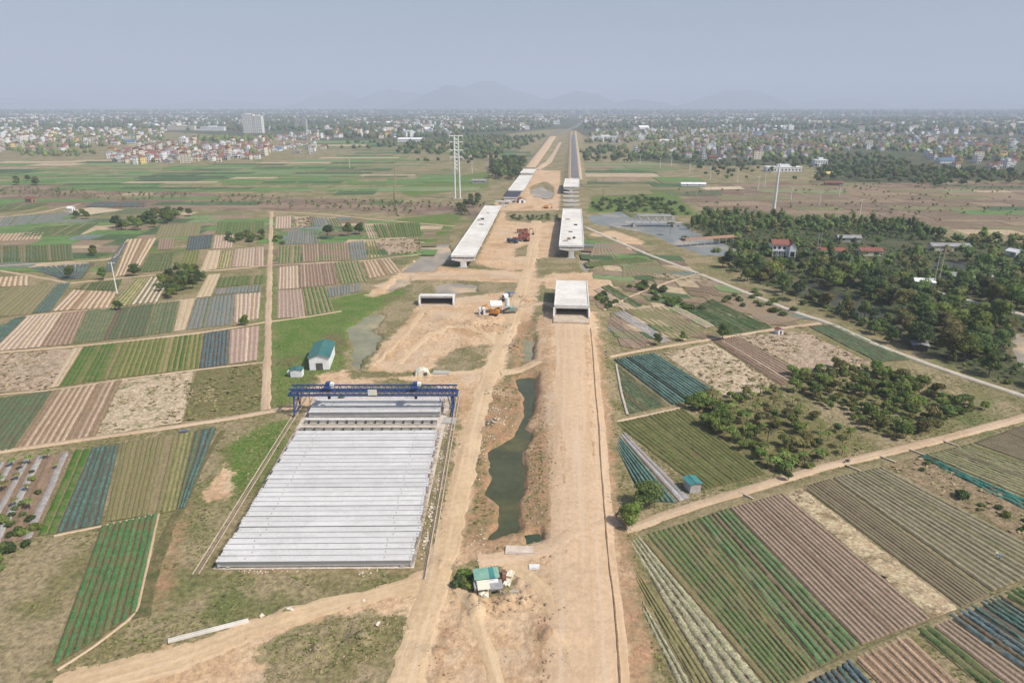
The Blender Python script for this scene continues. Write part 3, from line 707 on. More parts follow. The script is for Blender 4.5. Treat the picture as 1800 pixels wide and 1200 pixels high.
plain([(480,380),(600,381),(800,396),(760,420),(742,450),(600,462),(484,470)], (3, 2, 1.5, 3, 3, 1.5, 2), 22, 0.0, dx=(10, 30), dy=(9, 18), **MOS)
plain([(1040,408),(1110,425),(1230,475),(1250,500),(1100,505),(1060,490),(1040,470)], (1.5, 2, 1.5, 3, 3, .5, 2), 23, -0.3, dx=(10, 26), dy=(8, 16), **MOS)
plain([(1060,500),(1280,500),(1430,562),(1280,588),(1120,612),(1066,590)], (1, 2, 1.5, 3, 3, .5, 2), 24, -0.5, dx=(8, 20), dy=(6, 14), **MOS)
HEATH = dict(zb=0.06, name='heath_plot', lab='brown fallow plot on the heath')
plain([(1195,338),(1400,322),(1800,326),(2200,330),(2200,420),(1800,418),(1640,392),(1400,384),(1250,368)], (.5, .8, .7, 3, 4, 0, 6), 25, -0.03, dx=(22, 80), dy=(9, 24), **HEATH)
plain([(-300,365),(-300,335),(0,328),(470,348),(690,356),(690,366),(470,366),(200,362)], (.8, 1, 1, 3, 4, 0, 5), 26, 0.02, dx=(25, 90), dy=(9, 20), **HEATH)
plain([(250,262),(220,252),(430,244),(360,262)], (2, 2, 3, 1, 1), 12, 0.0)

# ------------------------------------------------------------------ lanes and haul roads
surf('concrete_lane', (0.47,0.43,0.36), (0.41,0.36,0.29), 0.2, 1.0, fine=0.12)
surf('lane_grass', (0.235,0.19,0.11), (0.17,0.15,0.075), 0.4, 1.5, fine=0.35)
surf('asphalt', (0.17,0.17,0.17), (0.14,0.14,0.145), 0.05, 0.5, fine=0.1)
surf('ditch_weeds', (0.10,0.10,0.04), (0.15,0.12,0.06), 0.4, 1.5, (0.07,0.085,0.03), fine=0.35)
surf('ditch', (0.27,0.175,0.105), (0.19,0.125,0.07), 0.6, 2.0, fine=0.3)
def ribbon(name, pts, mat, label, z=0.14, rag=0.25, follow=False, ground=False):
    """pts: (x, y, width in metres); edges are ragged and the sheet has a low shoulder"""
    C = [(gp(p[0], p[1]) if not ground else Vector((p[0], p[1], 0)), p[2]) for p in pts]
    P = []; Wd = []
    for (a, wa), (b, wb) in zip(C, C[1:]):
        L = (b-a).length; st = max(1.0, a.length*0.008); n = max(1, int(L/st))
        for i in range(n): P.append(a.lerp(b, i/n)); Wd.append(wa+(wb-wa)*i/n)
    P.append(C[-1][0]); Wd.append(C[-1][1])
    P = np.array([(p.x, p.y) for p in P]); Wd = np.array(Wd)
    ker = np.ones(5)/5
    if len(P) > 8:
        for c in range(2):
            sm = np.convolve(P[:, c], ker, 'same'); P[2:-2, c] = sm[2:-2]
    T = np.gradient(P, axis=0); T /= np.linalg.norm(T, axis=1)[:, None]+1e-9; N = np.stack([-T[:, 1], T[:, 0]], 1)
    offs = (-1.22, -1.0, -0.35, 0.35, 1.0, 1.22); rowsV = []
    for q in offs:
        r = 1+np.where(abs(q) > 0.9, rag, 0)*(fbm(P[:, 0]*0.3+np.sign(q)*31, P[:, 1]*0.3, 41)-0.5)*2
        XY = P+N*(0.5*Wd*q*r)[:, None]
        zz = (terrain(XY[:, 0], XY[:, 1]) if follow else 0)+z-((0.03+z) if abs(q) > 1.05 else 0)
        rowsV.append(np.column_stack([XY, np.broadcast_to(zz, len(XY))]))
    V = np.stack(rowsV, 1).reshape(-1, 3); k = len(offs); n = len(P)
    a, b_ = np.meshgrid(np.arange(n-1), np.arange(k-1), indexing='ij')
    F = np.stack([a*k+b_, a*k+b_+1, (a+1)*k+b_+1, (a+1)*k+b_], -1).reshape(-1, 4)[:, ::-1]
    me = fast_mesh(name, V, F, MATS[mat], smooth=False)
    run = np.concatenate([[0], np.cumsum(np.linalg.norm(np.diff(P, axis=0), axis=1))])
    lane = np.stack([np.repeat(run*0.02, k), np.tile(np.array(offs), n)*np.repeat(Wd, k)*0.5, np.zeros(n*k)], 1)
    at = me.attributes.new('lane', 'FLOAT_VECTOR', 'POINT'); at.data.foreach_set('vector', lane.astype(np.float32).ravel())
    return tag(link(name, me), label, None, None, 'structure')
def wheel_worn(name, c1, c2, worn, dark, scale=0.9):
    # packed earth with streaks pressed lengthwise by traffic
    m, nt, b = node_mat(name); pos = position(nt)
    col = grained(nt, pos, c1, c2, 0.08, 0.9, fine=0.12)
    a = nt.nodes.new('ShaderNodeAttribute'); a.attribute_name = 'lane'
    st = tnoise(nt, a.outputs['Vector'], scale, 4, 0.55)
    col = mix(nt, math_node(nt, 'MULTIPLY', ramp(nt, st, 0.50, 0.66), 0.75), col, worn)
    col = mix(nt, math_node(nt, 'MULTIPLY', ramp(nt, st, 0.47, 0.34), 0.55), col, dark)
    sp = ramp(nt, tnoise(nt, pos, 0.25, 6, 0.75), 0.58, 0.72); col = mix(nt, math_node(nt, 'MULTIPLY', sp, 0.45), col, dark)
    nt.links.new(col, b.inputs['Base Color']); b.inputs['Roughness'].default_value = 0.95; bump(nt, b, pos, 0.7, 0.6, 0.4, 7)
wheel_worn('packed_dirt', (0.46,0.345,0.235), (0.41,0.30,0.20), (0.53,0.42,0.305), (0.33,0.25,0.155), 1.1)
wheel_worn('haul_dirt', (0.53,0.395,0.25), (0.47,0.34,0.21), (0.59,0.455,0.31), (0.42,0.295,0.175), 0.8)
wheel_worn('highway_fill', (0.53,0.385,0.255), (0.48,0.345,0.225), (0.54,0.415,0.305), (0.45,0.31,0.19), 0.6)
surf('tyre_rut', (0.43,0.305,0.20), (0.51,0.38,0.265), 0.35, 1.5, fine=0.2)
ribbon('haul_road', [(705,1240,5.6),(738,1110,5.2),(765,1030,5),(790,930,4.8),(813,840,4.8),(829,760,4.8),(850,690,5),(871,630,5.2),(900,570,5.4),(914,520,5.4),(931,465,5.4),(940,420,6),(943,388,7)], 'haul_dirt', 'pale packed earth haul road beside the girder yard', 0.11, 0.4, True)
ribbon('haul_road', [(90,1225,7),(200,1188,6),(330,1150,5),(450,1102,4.4),(560,1071,4),(660,1044,3.8),(760,1015,4.5)], 'haul_dirt', 'pale earth track curving away from the haul road past the girders', 0.09, 0.5, True)
ribbon('site_track', [(880,655,5),(910,652,4),(945,640,4)], 'haul_dirt', 'short earth track crossing to the embankment', 0.14, 0.3, True)
ribbon('site_track', [(915,540,5),(960,530,4),(985,545,4)], 'packed_dirt', 'short earth track to the box overpass', 0.12, 0.3, True)
ribbon('site_track', [(840,985,4),(890,980,4),(960,966,4),(1020,940,3),(1085,918,3)], 'highway_fill', 'earth track crossing the embankment by the square pond', 0.1, 0.5, True)
ribbon('site_track', [(925,490,5),(860,484,5),(780,486,5),(720,486,4),(660,505,6)], 'packed_dirt', 'earth track running past the pools to the fields', 0.14, 0.3, True)
ribbon('highway_embankment', [(1006,565,12.5),(1014,640,12.2),(1018,720,12),(1020,800,11.7),(1022,900,11.2),(1026,1000,11),(1032,1100,11),(1035,1240,11)], 'highway_fill', 'levelled earth embankment of the unfinished highway', 0.10, 0.05, True)
ribbon('drain_trench', [(1038,585,0.3),(1043,640,0.34),(1046,690,0.28),(1053,760,0.32),(1056,820,0.26),(1061,880,0.3),(1067,960,0.24),(1072,1010,0.22),(1080,1060,0.28),(1086,1150,0.3),(1092,1240,0.26)], 'ditch', 'narrow dark trench along the embankment edge', 0.2, 1.0, True)
ribbon('field_lane', [(477,372,2.4),(476,420,2.4),(474,480,2.4),(472,540,2.3),(471,600,2.2),(468,660,2.2),(467,722,2.3)], 'packed_dirt', 'straight earth lane between the vegetable fields', 0.2, 0.5)
ribbon('field_lane', [(-120,812,1.7),(0,794,1.7),(150,772,1.7),(300,751,1.7),(420,733,1.9),(530,712,2.2)], 'packed_dirt', 'earth lane running from the gantry to the west fields', 0.2, 0.25)
for q, w, lb in ([[(-60,698),(90,686),(215,667),(345,650),(465,637)], 0.8, 'narrow footpath beside the meadow plot'],
                 [[(-40,622),(120,610),(230,599),(360,584),(468,566)], 1.8, 'narrow earth path below the pale plots'],
                 [[(40,556),(110,549),(205,541),(345,525)], 0.9, 'thin footpath between the mixed plots'],
                 [[(110,499),(200,490),(300,481),(360,477),(470,467),(530,464),(640,459),(740,447)], 1.7, 'cross path joining the straight lane'],
                 [[(470,566),(540,557),(600,547)], 1.2, 'short path below the striped plots'],
                 [[(0,476),(60,486),(122,498)], 2.2, 'pale lane slanting between blue and olive plots'],
                 [[(-40,470),(60,464),(200,456),(225,421)], 2.0, 'pale lane above the blue plot'],
                 [[(-40,386),(60,376),(140,359)], 2.4, 'pale lane among the far plots'],
                 [[(470,372),(560,376),(680,388),(800,398)], 2.5, 'earth lane along the foot of the dyke'],
                 [[(178,925),(279,903)], 0.5, 'low pale bund above the leafy beds'], [[(95,942),(178,925)], 0.6, 'low pale bund below the striped plots'],
                 [[(100,1178),(160,1140),(240,1079),(279,903)], 0.6, 'pale bund round the leafy green beds']):
    ribbon('footpath', [(x, y, w*0.7) for x, y in q], 'packed_dirt', lb, 0.22, 0.6)
ribbon('field_lane', [(1095,935,2.4),(1170,905,2.4),(1250,880,2.4),(1350,850,2.4),(1450,820,2.4),(1550,797,2.5),(1650,773,2.6),(1760,744,2.6),(1900,705,2.6)], 'packed_dirt', 'earth lane above the ploughed east fields', 0.26, 0.2)
ribbon('ditch', [(1115,945,2.2),(1250,893,2.2),(1380,858,2.2),(1500,826,2.2),(1620,794,2.2),(1720,770,2)], 'lane_grass', 'grassy ditch beside the earth lane', 0.08, 0.3)
ribbon('ditch', [(392,756,1.2),(352,820,1.6),(325,880,1.8),(296,930,2.0),(270,1000,2.2),(245,1085,2.4)], 'ditch_weeds', 'weedy ditch beside the leafy green beds', 0.03, 0.5)
ribbon('field_lane', [(1068,628,1.6),(1120,617,1.6),(1200,604,1.6),(1290,590,1.6),(1365,578,1.7),(1440,568,1.8)], 'packed_dirt', 'narrow lane leading to the dyke road', 0.24, 0.3)
ribbon('footpath', [(1385,1205,1.2),(1500,1155,1.1),(1640,1095,1.1),(1760,1046,1.1),(1900,990,1.1)], 'lane_grass', 'grassy path between the lower east plots', 0.26, 0.3)
ribbon('footpath', [(1080,741,0.9),(1140,729,0.9),(1200,716,0.9)], 'packed_dirt', 'pale footpath between teal and olive plots', 0.24, 0.3)
ribbon('footpath', [(1083,640,0.7),(1092,690,0.7),(1103,729,0.7)], 'concrete_lane', 'pale edge of the teal plot', 0.26, 0.2)
ribbon('dyke_road', [(1030,400,2.5),(1070,418,2.5),(1140,448,2.4),(1220,478,2.4),(1300,510,2.3),(1400,550,2.3),(1455,567,2.3),(1540,606,2.2),(1620,636,2.2),(1700,664,2.2),(1810,700,2.2)], 'concrete_lane', 'narrow concrete road along the wooded bank', 0.3, 0.08)
ribbon('village_road', [(1605,503,3),(1660,518,3),(1720,534,3),(1830,562,3)], 'concrete_lane', 'pale concrete road through the trees', 0.5, 0.05)
ribbon('footpath', [(1060,545,1.2),(1110,520,1.2),(1180,494,1.2),(1230,481,1.2)], 'packed_dirt', 'path from the overpass to the dyke road', 0.24, 0.3)
ribbon('footpath', [(700,380,1.5),(694,345,1.5),(694,290,1.5)], 'lane_grass', 'straight grassy path across the paddies', 0.6, 0.3)
# far carriageways
ribbon('far_highway', [(1011,318,9.5),(1010,300,9.5),(1009,270,9.5),(1008,250,9.5),(1008,240,9)], 'asphalt', 'asphalt carriageway running to the town', 0.25, 0.02, True)
for s in (-1, 1): ribbon('road_shoulder', [(1011+s*8.5,318,4.5),(1010+s*8,300,4.5),(1009+s*6,270,5),(1008+s*4.8,250,5),(1008+s*3.6,232,5)], 'packed_dirt', 'bare earth shoulder of the asphalt carriageway', 0.22, 0.1, True)
ribbon('far_highway', [(932,298,12),(945,280,13),(958,262,14),(966,250,14),(973,240,14)], 'highway_fill', 'unpaved earth carriageway running to the town', 0.25, 0.05, True)
ribbon('site_track', [(945,300,6),(965,285,7),(975,268,6),(985,250,6)], 'packed_dirt', 'earth track between the far carriageways', 0.2, 0.3, True)
ribbon('far_highway', [(960,240,10),(985,232,14),(1010,224,16),(1020,216,14)], 'asphalt', 'grey road junction at the edge of town', 0.9, 0.05)

# ------------------------------------------------------------------ girder yard
surf('concrete_white', (0.66,0.66,0.65), (0.58,0.58,0.57), 0.25, 1.6, (0.70,0.70,0.69), fine=0.10, rough=0.8)
surf('girder_concrete', (0.54,0.54,0.54), (0.50,0.50,0.495), 0.35, 1.8, (0.57,0.57,0.57), fine=0.06, rough=0.8, objrand=0.07)
surf('concrete_grey', (0.40,0.38,0.35), (0.33,0.31,0.28), 0.3, 1.6, fine=0.15)
surf('concrete_deck', (0.66,0.64,0.60), (0.55,0.53,0.485), 0.10, 0.8, (0.72,0.70,0.66), fine=0.12, rough=0.8)
surf('rubble_pale', (0.56,0.48,0.41), (0.48,0.40,0.33), 0.4, 1.6, fine=0.15)
surf('yard_floor', (0.56,0.50,0.44), (0.46,0.40,0.34), 0.5, 2.0, (0.33,0.27,0.21), fine=0.3)
surf('rail_beam', (0.50,0.42,0.33), (0.42,0.34,0.26), 0.3, 1.5, fine=0.2)
surf('rail_steel', (0.16,0.12,0.10), (0.12,0.09,0.075), 0.5, 2.0, rough=0.5)
surf('crane_blue', (0.03,0.065,0.20), (0.025,0.055,0.16), 0.4, 2.0, fine=0.2, rough=0.5)
surf('steel_and_shade', (0.05,0.05,0.055), (0.04,0.04,0.045), 0.4, 2.0, rough=0.5)
surf('steel_white', (0.74,0.76,0.74), (0.66,0.68,0.66), 0.4, 2.0, rough=0.5, fine=0.08)
surf('sign_cream', (0.75,0.74,0.55), (0.70,0.69,0.50), 0.4, 2.0, rough=0.5, fine=0.05)
surf('door_and_shade', (0.10,0.09,0.085), (0.08,0.07,0.065), 0.5, 1.5)
surf('rebar', (0.20,0.12,0.08), (0.15,0.095,0.065), 0.6, 2.0)
surf('timber', (0.33,0.24,0.15), (0.25,0.18,0.11), 0.6, 2.0)
RAIL_L = (-57.9, -60.2); RAIL_R = (-17.2, -17.6)
mb = MB(); mb.face([(-56.6, 107.9, 0.03), (-18.6, 108.3, 0.03), (-18.2, 190, 0.03), (-59.5, 190, 0.03)])
tag(mb.build('yard_floor', MATS['yard_floor']), 'dusty floor of the girder casting yard', None, None, 'structure')
def girder_mesh():
    mb = MB(); L = 18.4
    sec = [(-0.83,1.72),(-0.83,1.82),(-0.48,1.82),(-0.44,1.70),(0.44,1.70),(0.48,1.82),(0.83,1.82),(0.83,1.72),(0.52,1.62),(0.36,0.30),(-0.36,0.30),(-0.52,1.62)]
    a = [Vector((-L, y, z)) for y, z in sec]; b = [Vector((L, y, z)) for y, z in sec]
    mb.prism(None, a, b)
    return mb.mesh('girder_body', MATS['girder_concrete'])
gmesh = girder_mesh()
eb = MB()
for y in (-0.42, 0.42): eb.box(-0.25, 0.25, y-0.3, y+0.3, 1.45, 1.86)
eb.box(-0.2, 0.2, -0.5, 0.5, 0.3, 1.5)
ebm = eb.mesh('end_block', MATS['girder_concrete'])
rb = MB()
for i in range(6): rb.bar((0, -0.7+0.28*i, 1.77), (0.75, -0.7+0.28*i, 1.74), 0.028, n=3)
for i in range(4): rb.bar((0, -0.35+0.23*i, 0.9), (0.6, -0.35+0.23*i, 0.9), 0.028, n=3)
rbm = rb.mesh('starter_bars', MATS['rebar'])
lp = MB(); lp.bar((0, -0.15, 1.78), (0, -0.1, 2.02), 0.03, n=4).bar((0, -0.1, 2.02), (0, 0.1, 2.02), 0.03, n=4).bar((0, 0.1, 2.02), (0, 0.15, 1.78), 0.03, n=4)
lpm = lp.mesh('lifting_loop', MATS['rebar'])
sk = MB()
sk.box(-0.35, 0.35, -0.55, 0.55, -0.06, 0.30); skm = sk.mesh('skid_block', MATS['concrete_grey'])
def rail_x(y): return (RAIL_L[0]+(RAIL_L[1]-RAIL_L[0])*(y-108)/68, RAIL_R[0]+(RAIL_R[1]-RAIL_R[0])*(y-108)/68)
girder_ys = []; y = 108.9; k = 0
while y < 163.5:
    girder_ys.append((y, False)); y += (1.84 if k % 2 == 0 else 1.94)+random.uniform(-.02, .02); k += 1
for y in (174.9, 176.8, 178.8, 180.7, 182.6): girder_ys.append((y, True))
for i, (y, back) in enumerate(girder_ys):
    cx = sum(rail_x(y))/2+0.5+random.uniform(-0.35, 0.35)
    lab = ('white precast girder under the blue gantry, %s from the casting moulds' % ['first', 'second', 'third', 'fourth', 'fifth'][i-len(girder_ys)+5]) if back else ('white precast girder at the open front edge of the girder rows' if i == 0 else 'white precast girder, number %d in the rows counted from the open edge facing the hut' % (i+1))
    t = thing('bridge_girder', lab, 'girder', (cx, y, random.uniform(0, 0.06)), 0.012+random.uniform(-0.002, 0.002), 'precast girders in the yard')
    link('girder_body', gmesh, t)
    for sx in (-1, 1):
        e = link('end_block', ebm, t, (sx*18.2, 0, 0)); r = link('starter_bars', rbm, t, (sx*18.45, 0, 0))
        if sx < 0: r.rotation_euler = (0, 0, math.pi)
        link('lifting_loop', lpm, t, (sx*13.0+random.uniform(-.4, .4), 0, 0))
        link('skid_block', skm, t, (sx*16.5, 0, 0)); r['kind'] = 'stuff'

# casting mould between the rows
for (ya, yb, lab) in ((165.0, 168.4, 'long steel casting mould, unfilled, nearest the stacked girders'), (169.6, 172.8, 'long casting mould with pale fresh concrete beside the gantry legs')):
    xl, xr = rail_x(ya); t = thing('casting_mould', lab, 'mould', ((xl+xr)/2, (ya+yb)/2, 0))
    L = 18.2; hw = (yb-ya)/2
    MB().box(-L, L, -hw, hw, 0.02, 0.35).build('base_slab', MATS['concrete_grey'], t)
    for s in (-1, 1):
        MB().box(-L, L, s*hw*0.55-0.08, s*hw*0.55+0.08, 0.35, 1.25).build('side_form', MATS['concrete_grey'], t)
    fl = MB().box(-L, L, -hw*0.5, hw*0.5, 0.36, 0.95).build('trough', MATS['rubble_pale' if ya < 168 else 'concrete_white'], t)
    for i in range(14):
        MB().box(-L+1.3+i*2.6-0.08, -L+1.3+i*2.6+0.08, -hw*0.95, -hw*0.62, 0.36, 1.2).build('side_brace', MATS['steel_and_shade'], t)
for s, (xa, xb) in (('w', (RAIL_L[0]-1.0, RAIL_L[1]-1.0)), ('e', (RAIL_R[0]+0.9, RAIL_R[1]+0.9))):
    t = thing('crane_rail', 'long crane rail on its pale beam beside the %s girder ends' % ('grassy' if s == 'w' else 'haul road'), 'rail', (0, 0, 0))
    for nm, hw, z0, z1, mt, off in (('rail_foundation', 0.28, 0.0, 0.16, 'rail_beam', 0), ('rail', 0.07, 0.16, 0.34, 'rail_steel', 0), ('edge_kerb', 0.12, 0.0, 0.12, 'rail_beam', -0.95 if s == 'w' else 0.95)):
        m2 = MB(); a = [Vector((xa+off-hw, 101 if s == 'w' else 106, z)) for z in (z0, z1)]
        ya = 106.5 if s == 'w' else 105; yb = 192
        x1 = lambda yy: xa+(xb-xa)*(yy-108)/68+off
        m2.prism(None, [Vector((x1(ya)-hw, ya, z0)), Vector((x1(ya)+hw, ya, z0)), Vector((x1(ya)+hw, ya, z1)), Vector((x1(ya)-hw, ya, z1))],
                 [Vector((x1(yb)-hw, yb, z0)), Vector((x1(yb)+hw, yb, z0)), Vector((x1(yb)+hw, yb, z1)), Vector((x1(yb)-hw, yb, z1))])
        m2.build(nm, MATS[mt], t)

# ------------------------------------------------------------------ gantry crane
def gantry():
    y0 = 177.5; xl, xr = rail_x(y0); xl -= 1.0; xr += 0.9
    t = thing('gantry_crane', 'blue lattice gantry crane straddling the girder rows', 'gantry crane', ((xl+xr)/2, y0, 0))
    h = (xr-xl)/2; zb, zt = 6.1, 7.9; ends = h+1.2
    for gy in (-1.45, 1.45):
        m = MB()
        for (yy, zz, r) in ((gy-0.45, zb, 0.19), (gy+0.45, zb, 0.19), (gy, zt, 0.24)): m.bar((-ends, yy, zz), (ends, yy, zz), r)
        b = m.build('truss_chords', MATS['crane_blue'], t); n = 26; w = MB()
        for i in range(n):
            xa = -ends+2*ends*i/n; xb = -ends+2*ends*(i+1)/n; xm = (xa+xb)/2
            for s in (-0.45, 0.45): w.bar((xa, gy+s, zb), (xm, gy, zt), 0.065).bar((xm, gy, zt), (xb, gy+s, zb), 0.065)
            w.bar((xa, gy-0.45, zb), (xa, gy+0.45, zb), 0.06).bar((xa, gy-0.45, zb), (xb, gy+0.45, zb), 0.05)
        w.build('truss_lacing', MATS['crane_blue'], b)
        m = MB().box(-ends, ends, gy-0.12, gy+0.12, zt+0.14, zt+0.24); m.build('trolley_track', MATS['crane_blue'], t)
    m = MB()
    for sx in (-1, 1): m.box(sx*ends-0.3, sx*ends+0.3, -2.0, 2.0, zb-0.15, zb+0.35)
    m.build('end_tie', MATS['crane_blue'], t)
    for sx in (-1, 1):
        for sy in (-1, 1):
            m = MB(); m.bar((sx*(h-0.1), sy*1.5, zb), (sx*h, sy*2.9, 0.9), 0.24, r2=0.16).bar((sx*(h-1.4), sy*1.5, zb), (sx*h, sy*2.9, 0.9), 0.13, r2=0.1)
            leg = m.build('leg', MATS['crane_blue'], t); m = MB()
            for q in (0.25, 0.5, 0.75):
                za = zb+(0.9-zb)*q; m.bar((sx*(h-0.1*(1-q)), sy*(1.5+1.4*q), za), (sx*(h-1.4*(1-q)), sy*(1.5+1.4*q), za), 0.06)
            m.build('leg_brace', MATS['crane_blue'], leg)
        m = MB().bar((sx*h, -2.9, 0.95), (sx*h, 2.9, 0.95), 0.22).bar((sx*h, -2.2, 4.0), (sx*h, 2.2, 4.0), 0.1); m.build('sill_beam', MATS['crane_blue'], t)
        for sy in (-2.9, 2.9):
            m = MB().bar((sx*h-0.15, sy, 0.62), (sx*h+0.15, sy, 0.62), 0.3, n=12); m.build('wheel', MATS['steel_and_shade'], t)
    for tx in (-h+9.5, h-10.5):
        tr = MB().box(tx-1.0, tx+1.0, -1.9, 1.9, zt+0.26, zt+0.55).build('trolley', MATS['crane_blue'], t)
        MB().box(tx-0.6, tx+0.5, -0.7, 0.8, zt+0.56, zt+1.5).build('winch', MATS['crane_blue'], tr)
        MB().box(tx+0.6, tx+1.6, -0.5, 0.7, zt+0.56, zt+1.35).build('motor_box', MATS['steel_white'], tr)
        MB().bar((tx, 0, zt+0.3), (tx, 0, 5.2), 0.05).box(tx-0.35, tx+0.35, -0.35, 0.35, 4.4, 5.2).build('hook_block', MATS['steel_and_shade'], tr)
    s = MB().box(-1.25, 1.25, -2.12, -2.02, zb+0.25, zb+1.95).build('name_board', MATS['sign_cream'], t)
    m = MB().box(-1.25, -0.4, -2.14, -2.121, zb+0.25, zb+1.95); m.build('white_panel', MATS['steel_white'], s)
    for tx in (-h+4.5, h-3.5):
        m = MB().bar((tx, -1.9, zb), (tx, -1.9, 4.2), 0.06).bar((tx, 1.9, zb), (tx, 1.9, 4.2), 0.06).bar((tx, -1.9, 4.2), (tx, 1.9, 4.2), 0.06); m.build('hanging_ladder', MATS['crane_blue'], t)
gantry()

# ------------------------------------------------------------------ viaducts
HW_DIR = math.atan2(0.083, 1.0)
def frame(a, b):
    """local x along a->b, local y to its left"""
    d = (b-a); return math.atan2(d.y, d.x), d.length
def pier_parts(t, x, w, ztop, zg=-0.3, thick=1.9):
    """T pier: tapering hammerhead cap on one column, at local x"""
    m = MB(); hw = w/2-0.4; z1 = ztop; z0 = ztop-1.5; zm = ztop-0.7
    poly = [(-hw, z1), (-hw, zm), (-2.0, z0), (2.0, z0), (hw, zm), (hw, z1)]
    m.prism(None, [Vector((x-thick/2, y, z)) for y, z in poly], [Vector((x+thick/2, y, z)) for y, z in poly])
    c = m.build('pier_cap', MATS['concrete_deck'], t)
    m = MB(); n = 10
    poly = [(-1.7, -0.7), (-1.7, 0.7), (-1.2, 0.9), (1.2, 0.9), (1.7, 0.7), (1.7, -0.7), (1.2, -0.9), (-1.2, -0.9)]
    m.prism(None, [Vector((x+b, a, zg)) for a, b in poly], [Vector((x+b, a, z0+0.02)) for a, b in poly]); m.build('pier_column', MATS['concrete_deck'], t)
    MB().box(x-2.2, x+2.2, -2.6, 2.6, zg-0.4, zg+0.5).build('pile_cap', MATS['concrete_grey'], t)
def viaduct(a, b, w, ztop, spans, label, parapet=True, topped=True):
    rz, L = frame(a, b); t = thing('viaduct', label, 'viaduct', (a.x, a.y, 0), rz)
    sl = L/spans
    for i in range(spans):
        x0 = i*sl+0.06; x1 = (i+1)*sl-0.06
        m = MB().box(x0, x1, -w/2, w/2, ztop-0.25, ztop); d = m.build('deck_slab', MATS['concrete_deck' if topped else 'steel_and_shade'], t)
        for s in (-1, 1):
            if parapet: MB().box(x0, x1, s*w/2-(0.4 if s > 0 else 0), s*w/2+(0 if s > 0 else 0.4), ztop+0.004, ztop+0.32).build('edge_kerb', MATS['concrete_white'], d)
        MB().box(x1-0.02, x1+0.14, -w/2+0.45, w/2-0.45, ztop-0.1, ztop+0.012).build('expansion_joint', MATS['steel_and_shade'], d)
        ng = 6
        for g in range(ng):
            yy = -w/2+1.1+g*(w-2.2)/(ng-1)
            m = MB().box(x0+0.2, x1-0.2, yy-0.5, yy+0.5, ztop-1.75, ztop-0.254, taper=-0.25); m.build('girder', MATS['concrete_grey'], t)
    for i in range(spans+1): pier_parts(t, min(max(i*sl, 1.0), L-1.0) if i not in (0,) else 0.6, w, ztop-1.78)
    for s, x in ((0, 0.0), (1, L)):
        MB().box(x-0.35 if s else x-0.45, x+0.45 if s else x+0.35, -w/2+0.1, w/2-0.1, ztop-1.0, ztop-0.02).build('end_diaphragm', MATS['concrete_white'], t)
    return t
ZR, ZL = 7.4, 6.5
viaduct(gp(1004.5,431,ZR), gp(1006,367,ZR), 14.4, ZR, 4, 'white viaduct deck on T piers beside the dyke road')
viaduct(gp(814,449,ZL), gp(867,361.5,ZL), 13.4, ZL, 5, 'long white viaduct deck on T piers beside the red machines')
viaduct(gp(907,334,ZL), gp(925,308,ZL), 15.0, ZL, 3, 'shorter white viaduct deck beyond the bare piers')
viaduct(gp(1004,328,ZR), gp(1006,314,ZR), 15.5, ZR, 2, 'short white viaduct deck joining the asphalt carriageway')
viaduct(gp(897,346,ZL), gp(906,335.5,ZL), 12.5, ZL-0.3, 2, 'untopped dark span between white decks', parapet=False, topped=False)
viaduct(gp(926,304,ZL), gp(932,297,ZL), 16.0, ZL, 1, 'white abutment span at the earth carriageway')
for (x, y, z, w, lb) in ((884,353,5.0,14,'bare T pier standing off the end of the long white viaduct'), (1005,359,6.0,14.5,'bare T pier close behind the right white deck'), (1004,352,6.0,14.5,'second bare T pier behind the right white deck'), (1004,344,6.0,15,'third bare T pier behind the right white deck'), (1004,337,6.0,15,'bare T pier just before the short far deck')):
    p = gp(x, y, z); t = thing('bridge_pier', lb, 'pier', (p.x, p.y, 0), math.pi/2-HW_DIR); pier_parts(t, 0, w, z, thick=2.6)

# ------------------------------------------------------------------ box overpass and box culvert
def box_overpass():
    zt = 6.5; a = gp(1005,538,zt); b = gp(1005,493,zt); rz, L = frame(a, b); w = 13.8
    t = thing('box_overpass', 'white concrete box overpass at the end of the embankment', 'overpass', (a.x, a.y, 0), rz)
    MB().box(0, L, -w/2, w/2, zt-1.0, zt).build('roof_slab', MATS['concrete_deck'], t)
    for s in (-1, 1):
        MB().box(0.2, L-0.2, s*(w/2-0.25)-0.45, s*(w/2-0.25)+0.45, -0.2, zt-1.004).build('side_wall', MATS['concrete_grey'], t)
        m = MB(); x0, x1 = -3.6, 0.19; yy = s*(w/2+0.15)
        m.prism(None, [Vector((x0, yy-0.3, 0)), Vector((x1, yy-0.3, 0)), Vector((x1, yy-0.3, zt-0.6)), Vector((x0, yy-0.3, 3.2))], [Vector((x0, yy+0.3, 0)), Vector((x1, yy+0.3, 0)), Vector((x1, yy+0.3, zt-0.6)), Vector((x0, yy+0.3, 3.2))])
        m.build('wing_wall', MATS['concrete_deck'], t)
        MB().box(0.0, L, s*w/2-0.2, s*w/2+0.2, zt+0.004, zt+0.3).build('edge_kerb', MATS['concrete_white'], t)
    MB().box(-0.02, 0.4, -w/2+0.2, w/2-0.2, zt+0.005, zt+0.4).build('head_kerb', MATS['concrete_white'], t)
    MB().box(6, 6.6, -w/2+0.3, w/2-0.3, 0, zt-1.01).build('shade_wall', MATS['door_and_shade'], t)  # near-black wall puts the shade of the opening into its colour
    MB().box(-9, 5.9, -w/2-0.2, w/2+0.2, 2.0, 2.55).build('approach_slab', MATS['rail_beam'], t)
box_overpass()
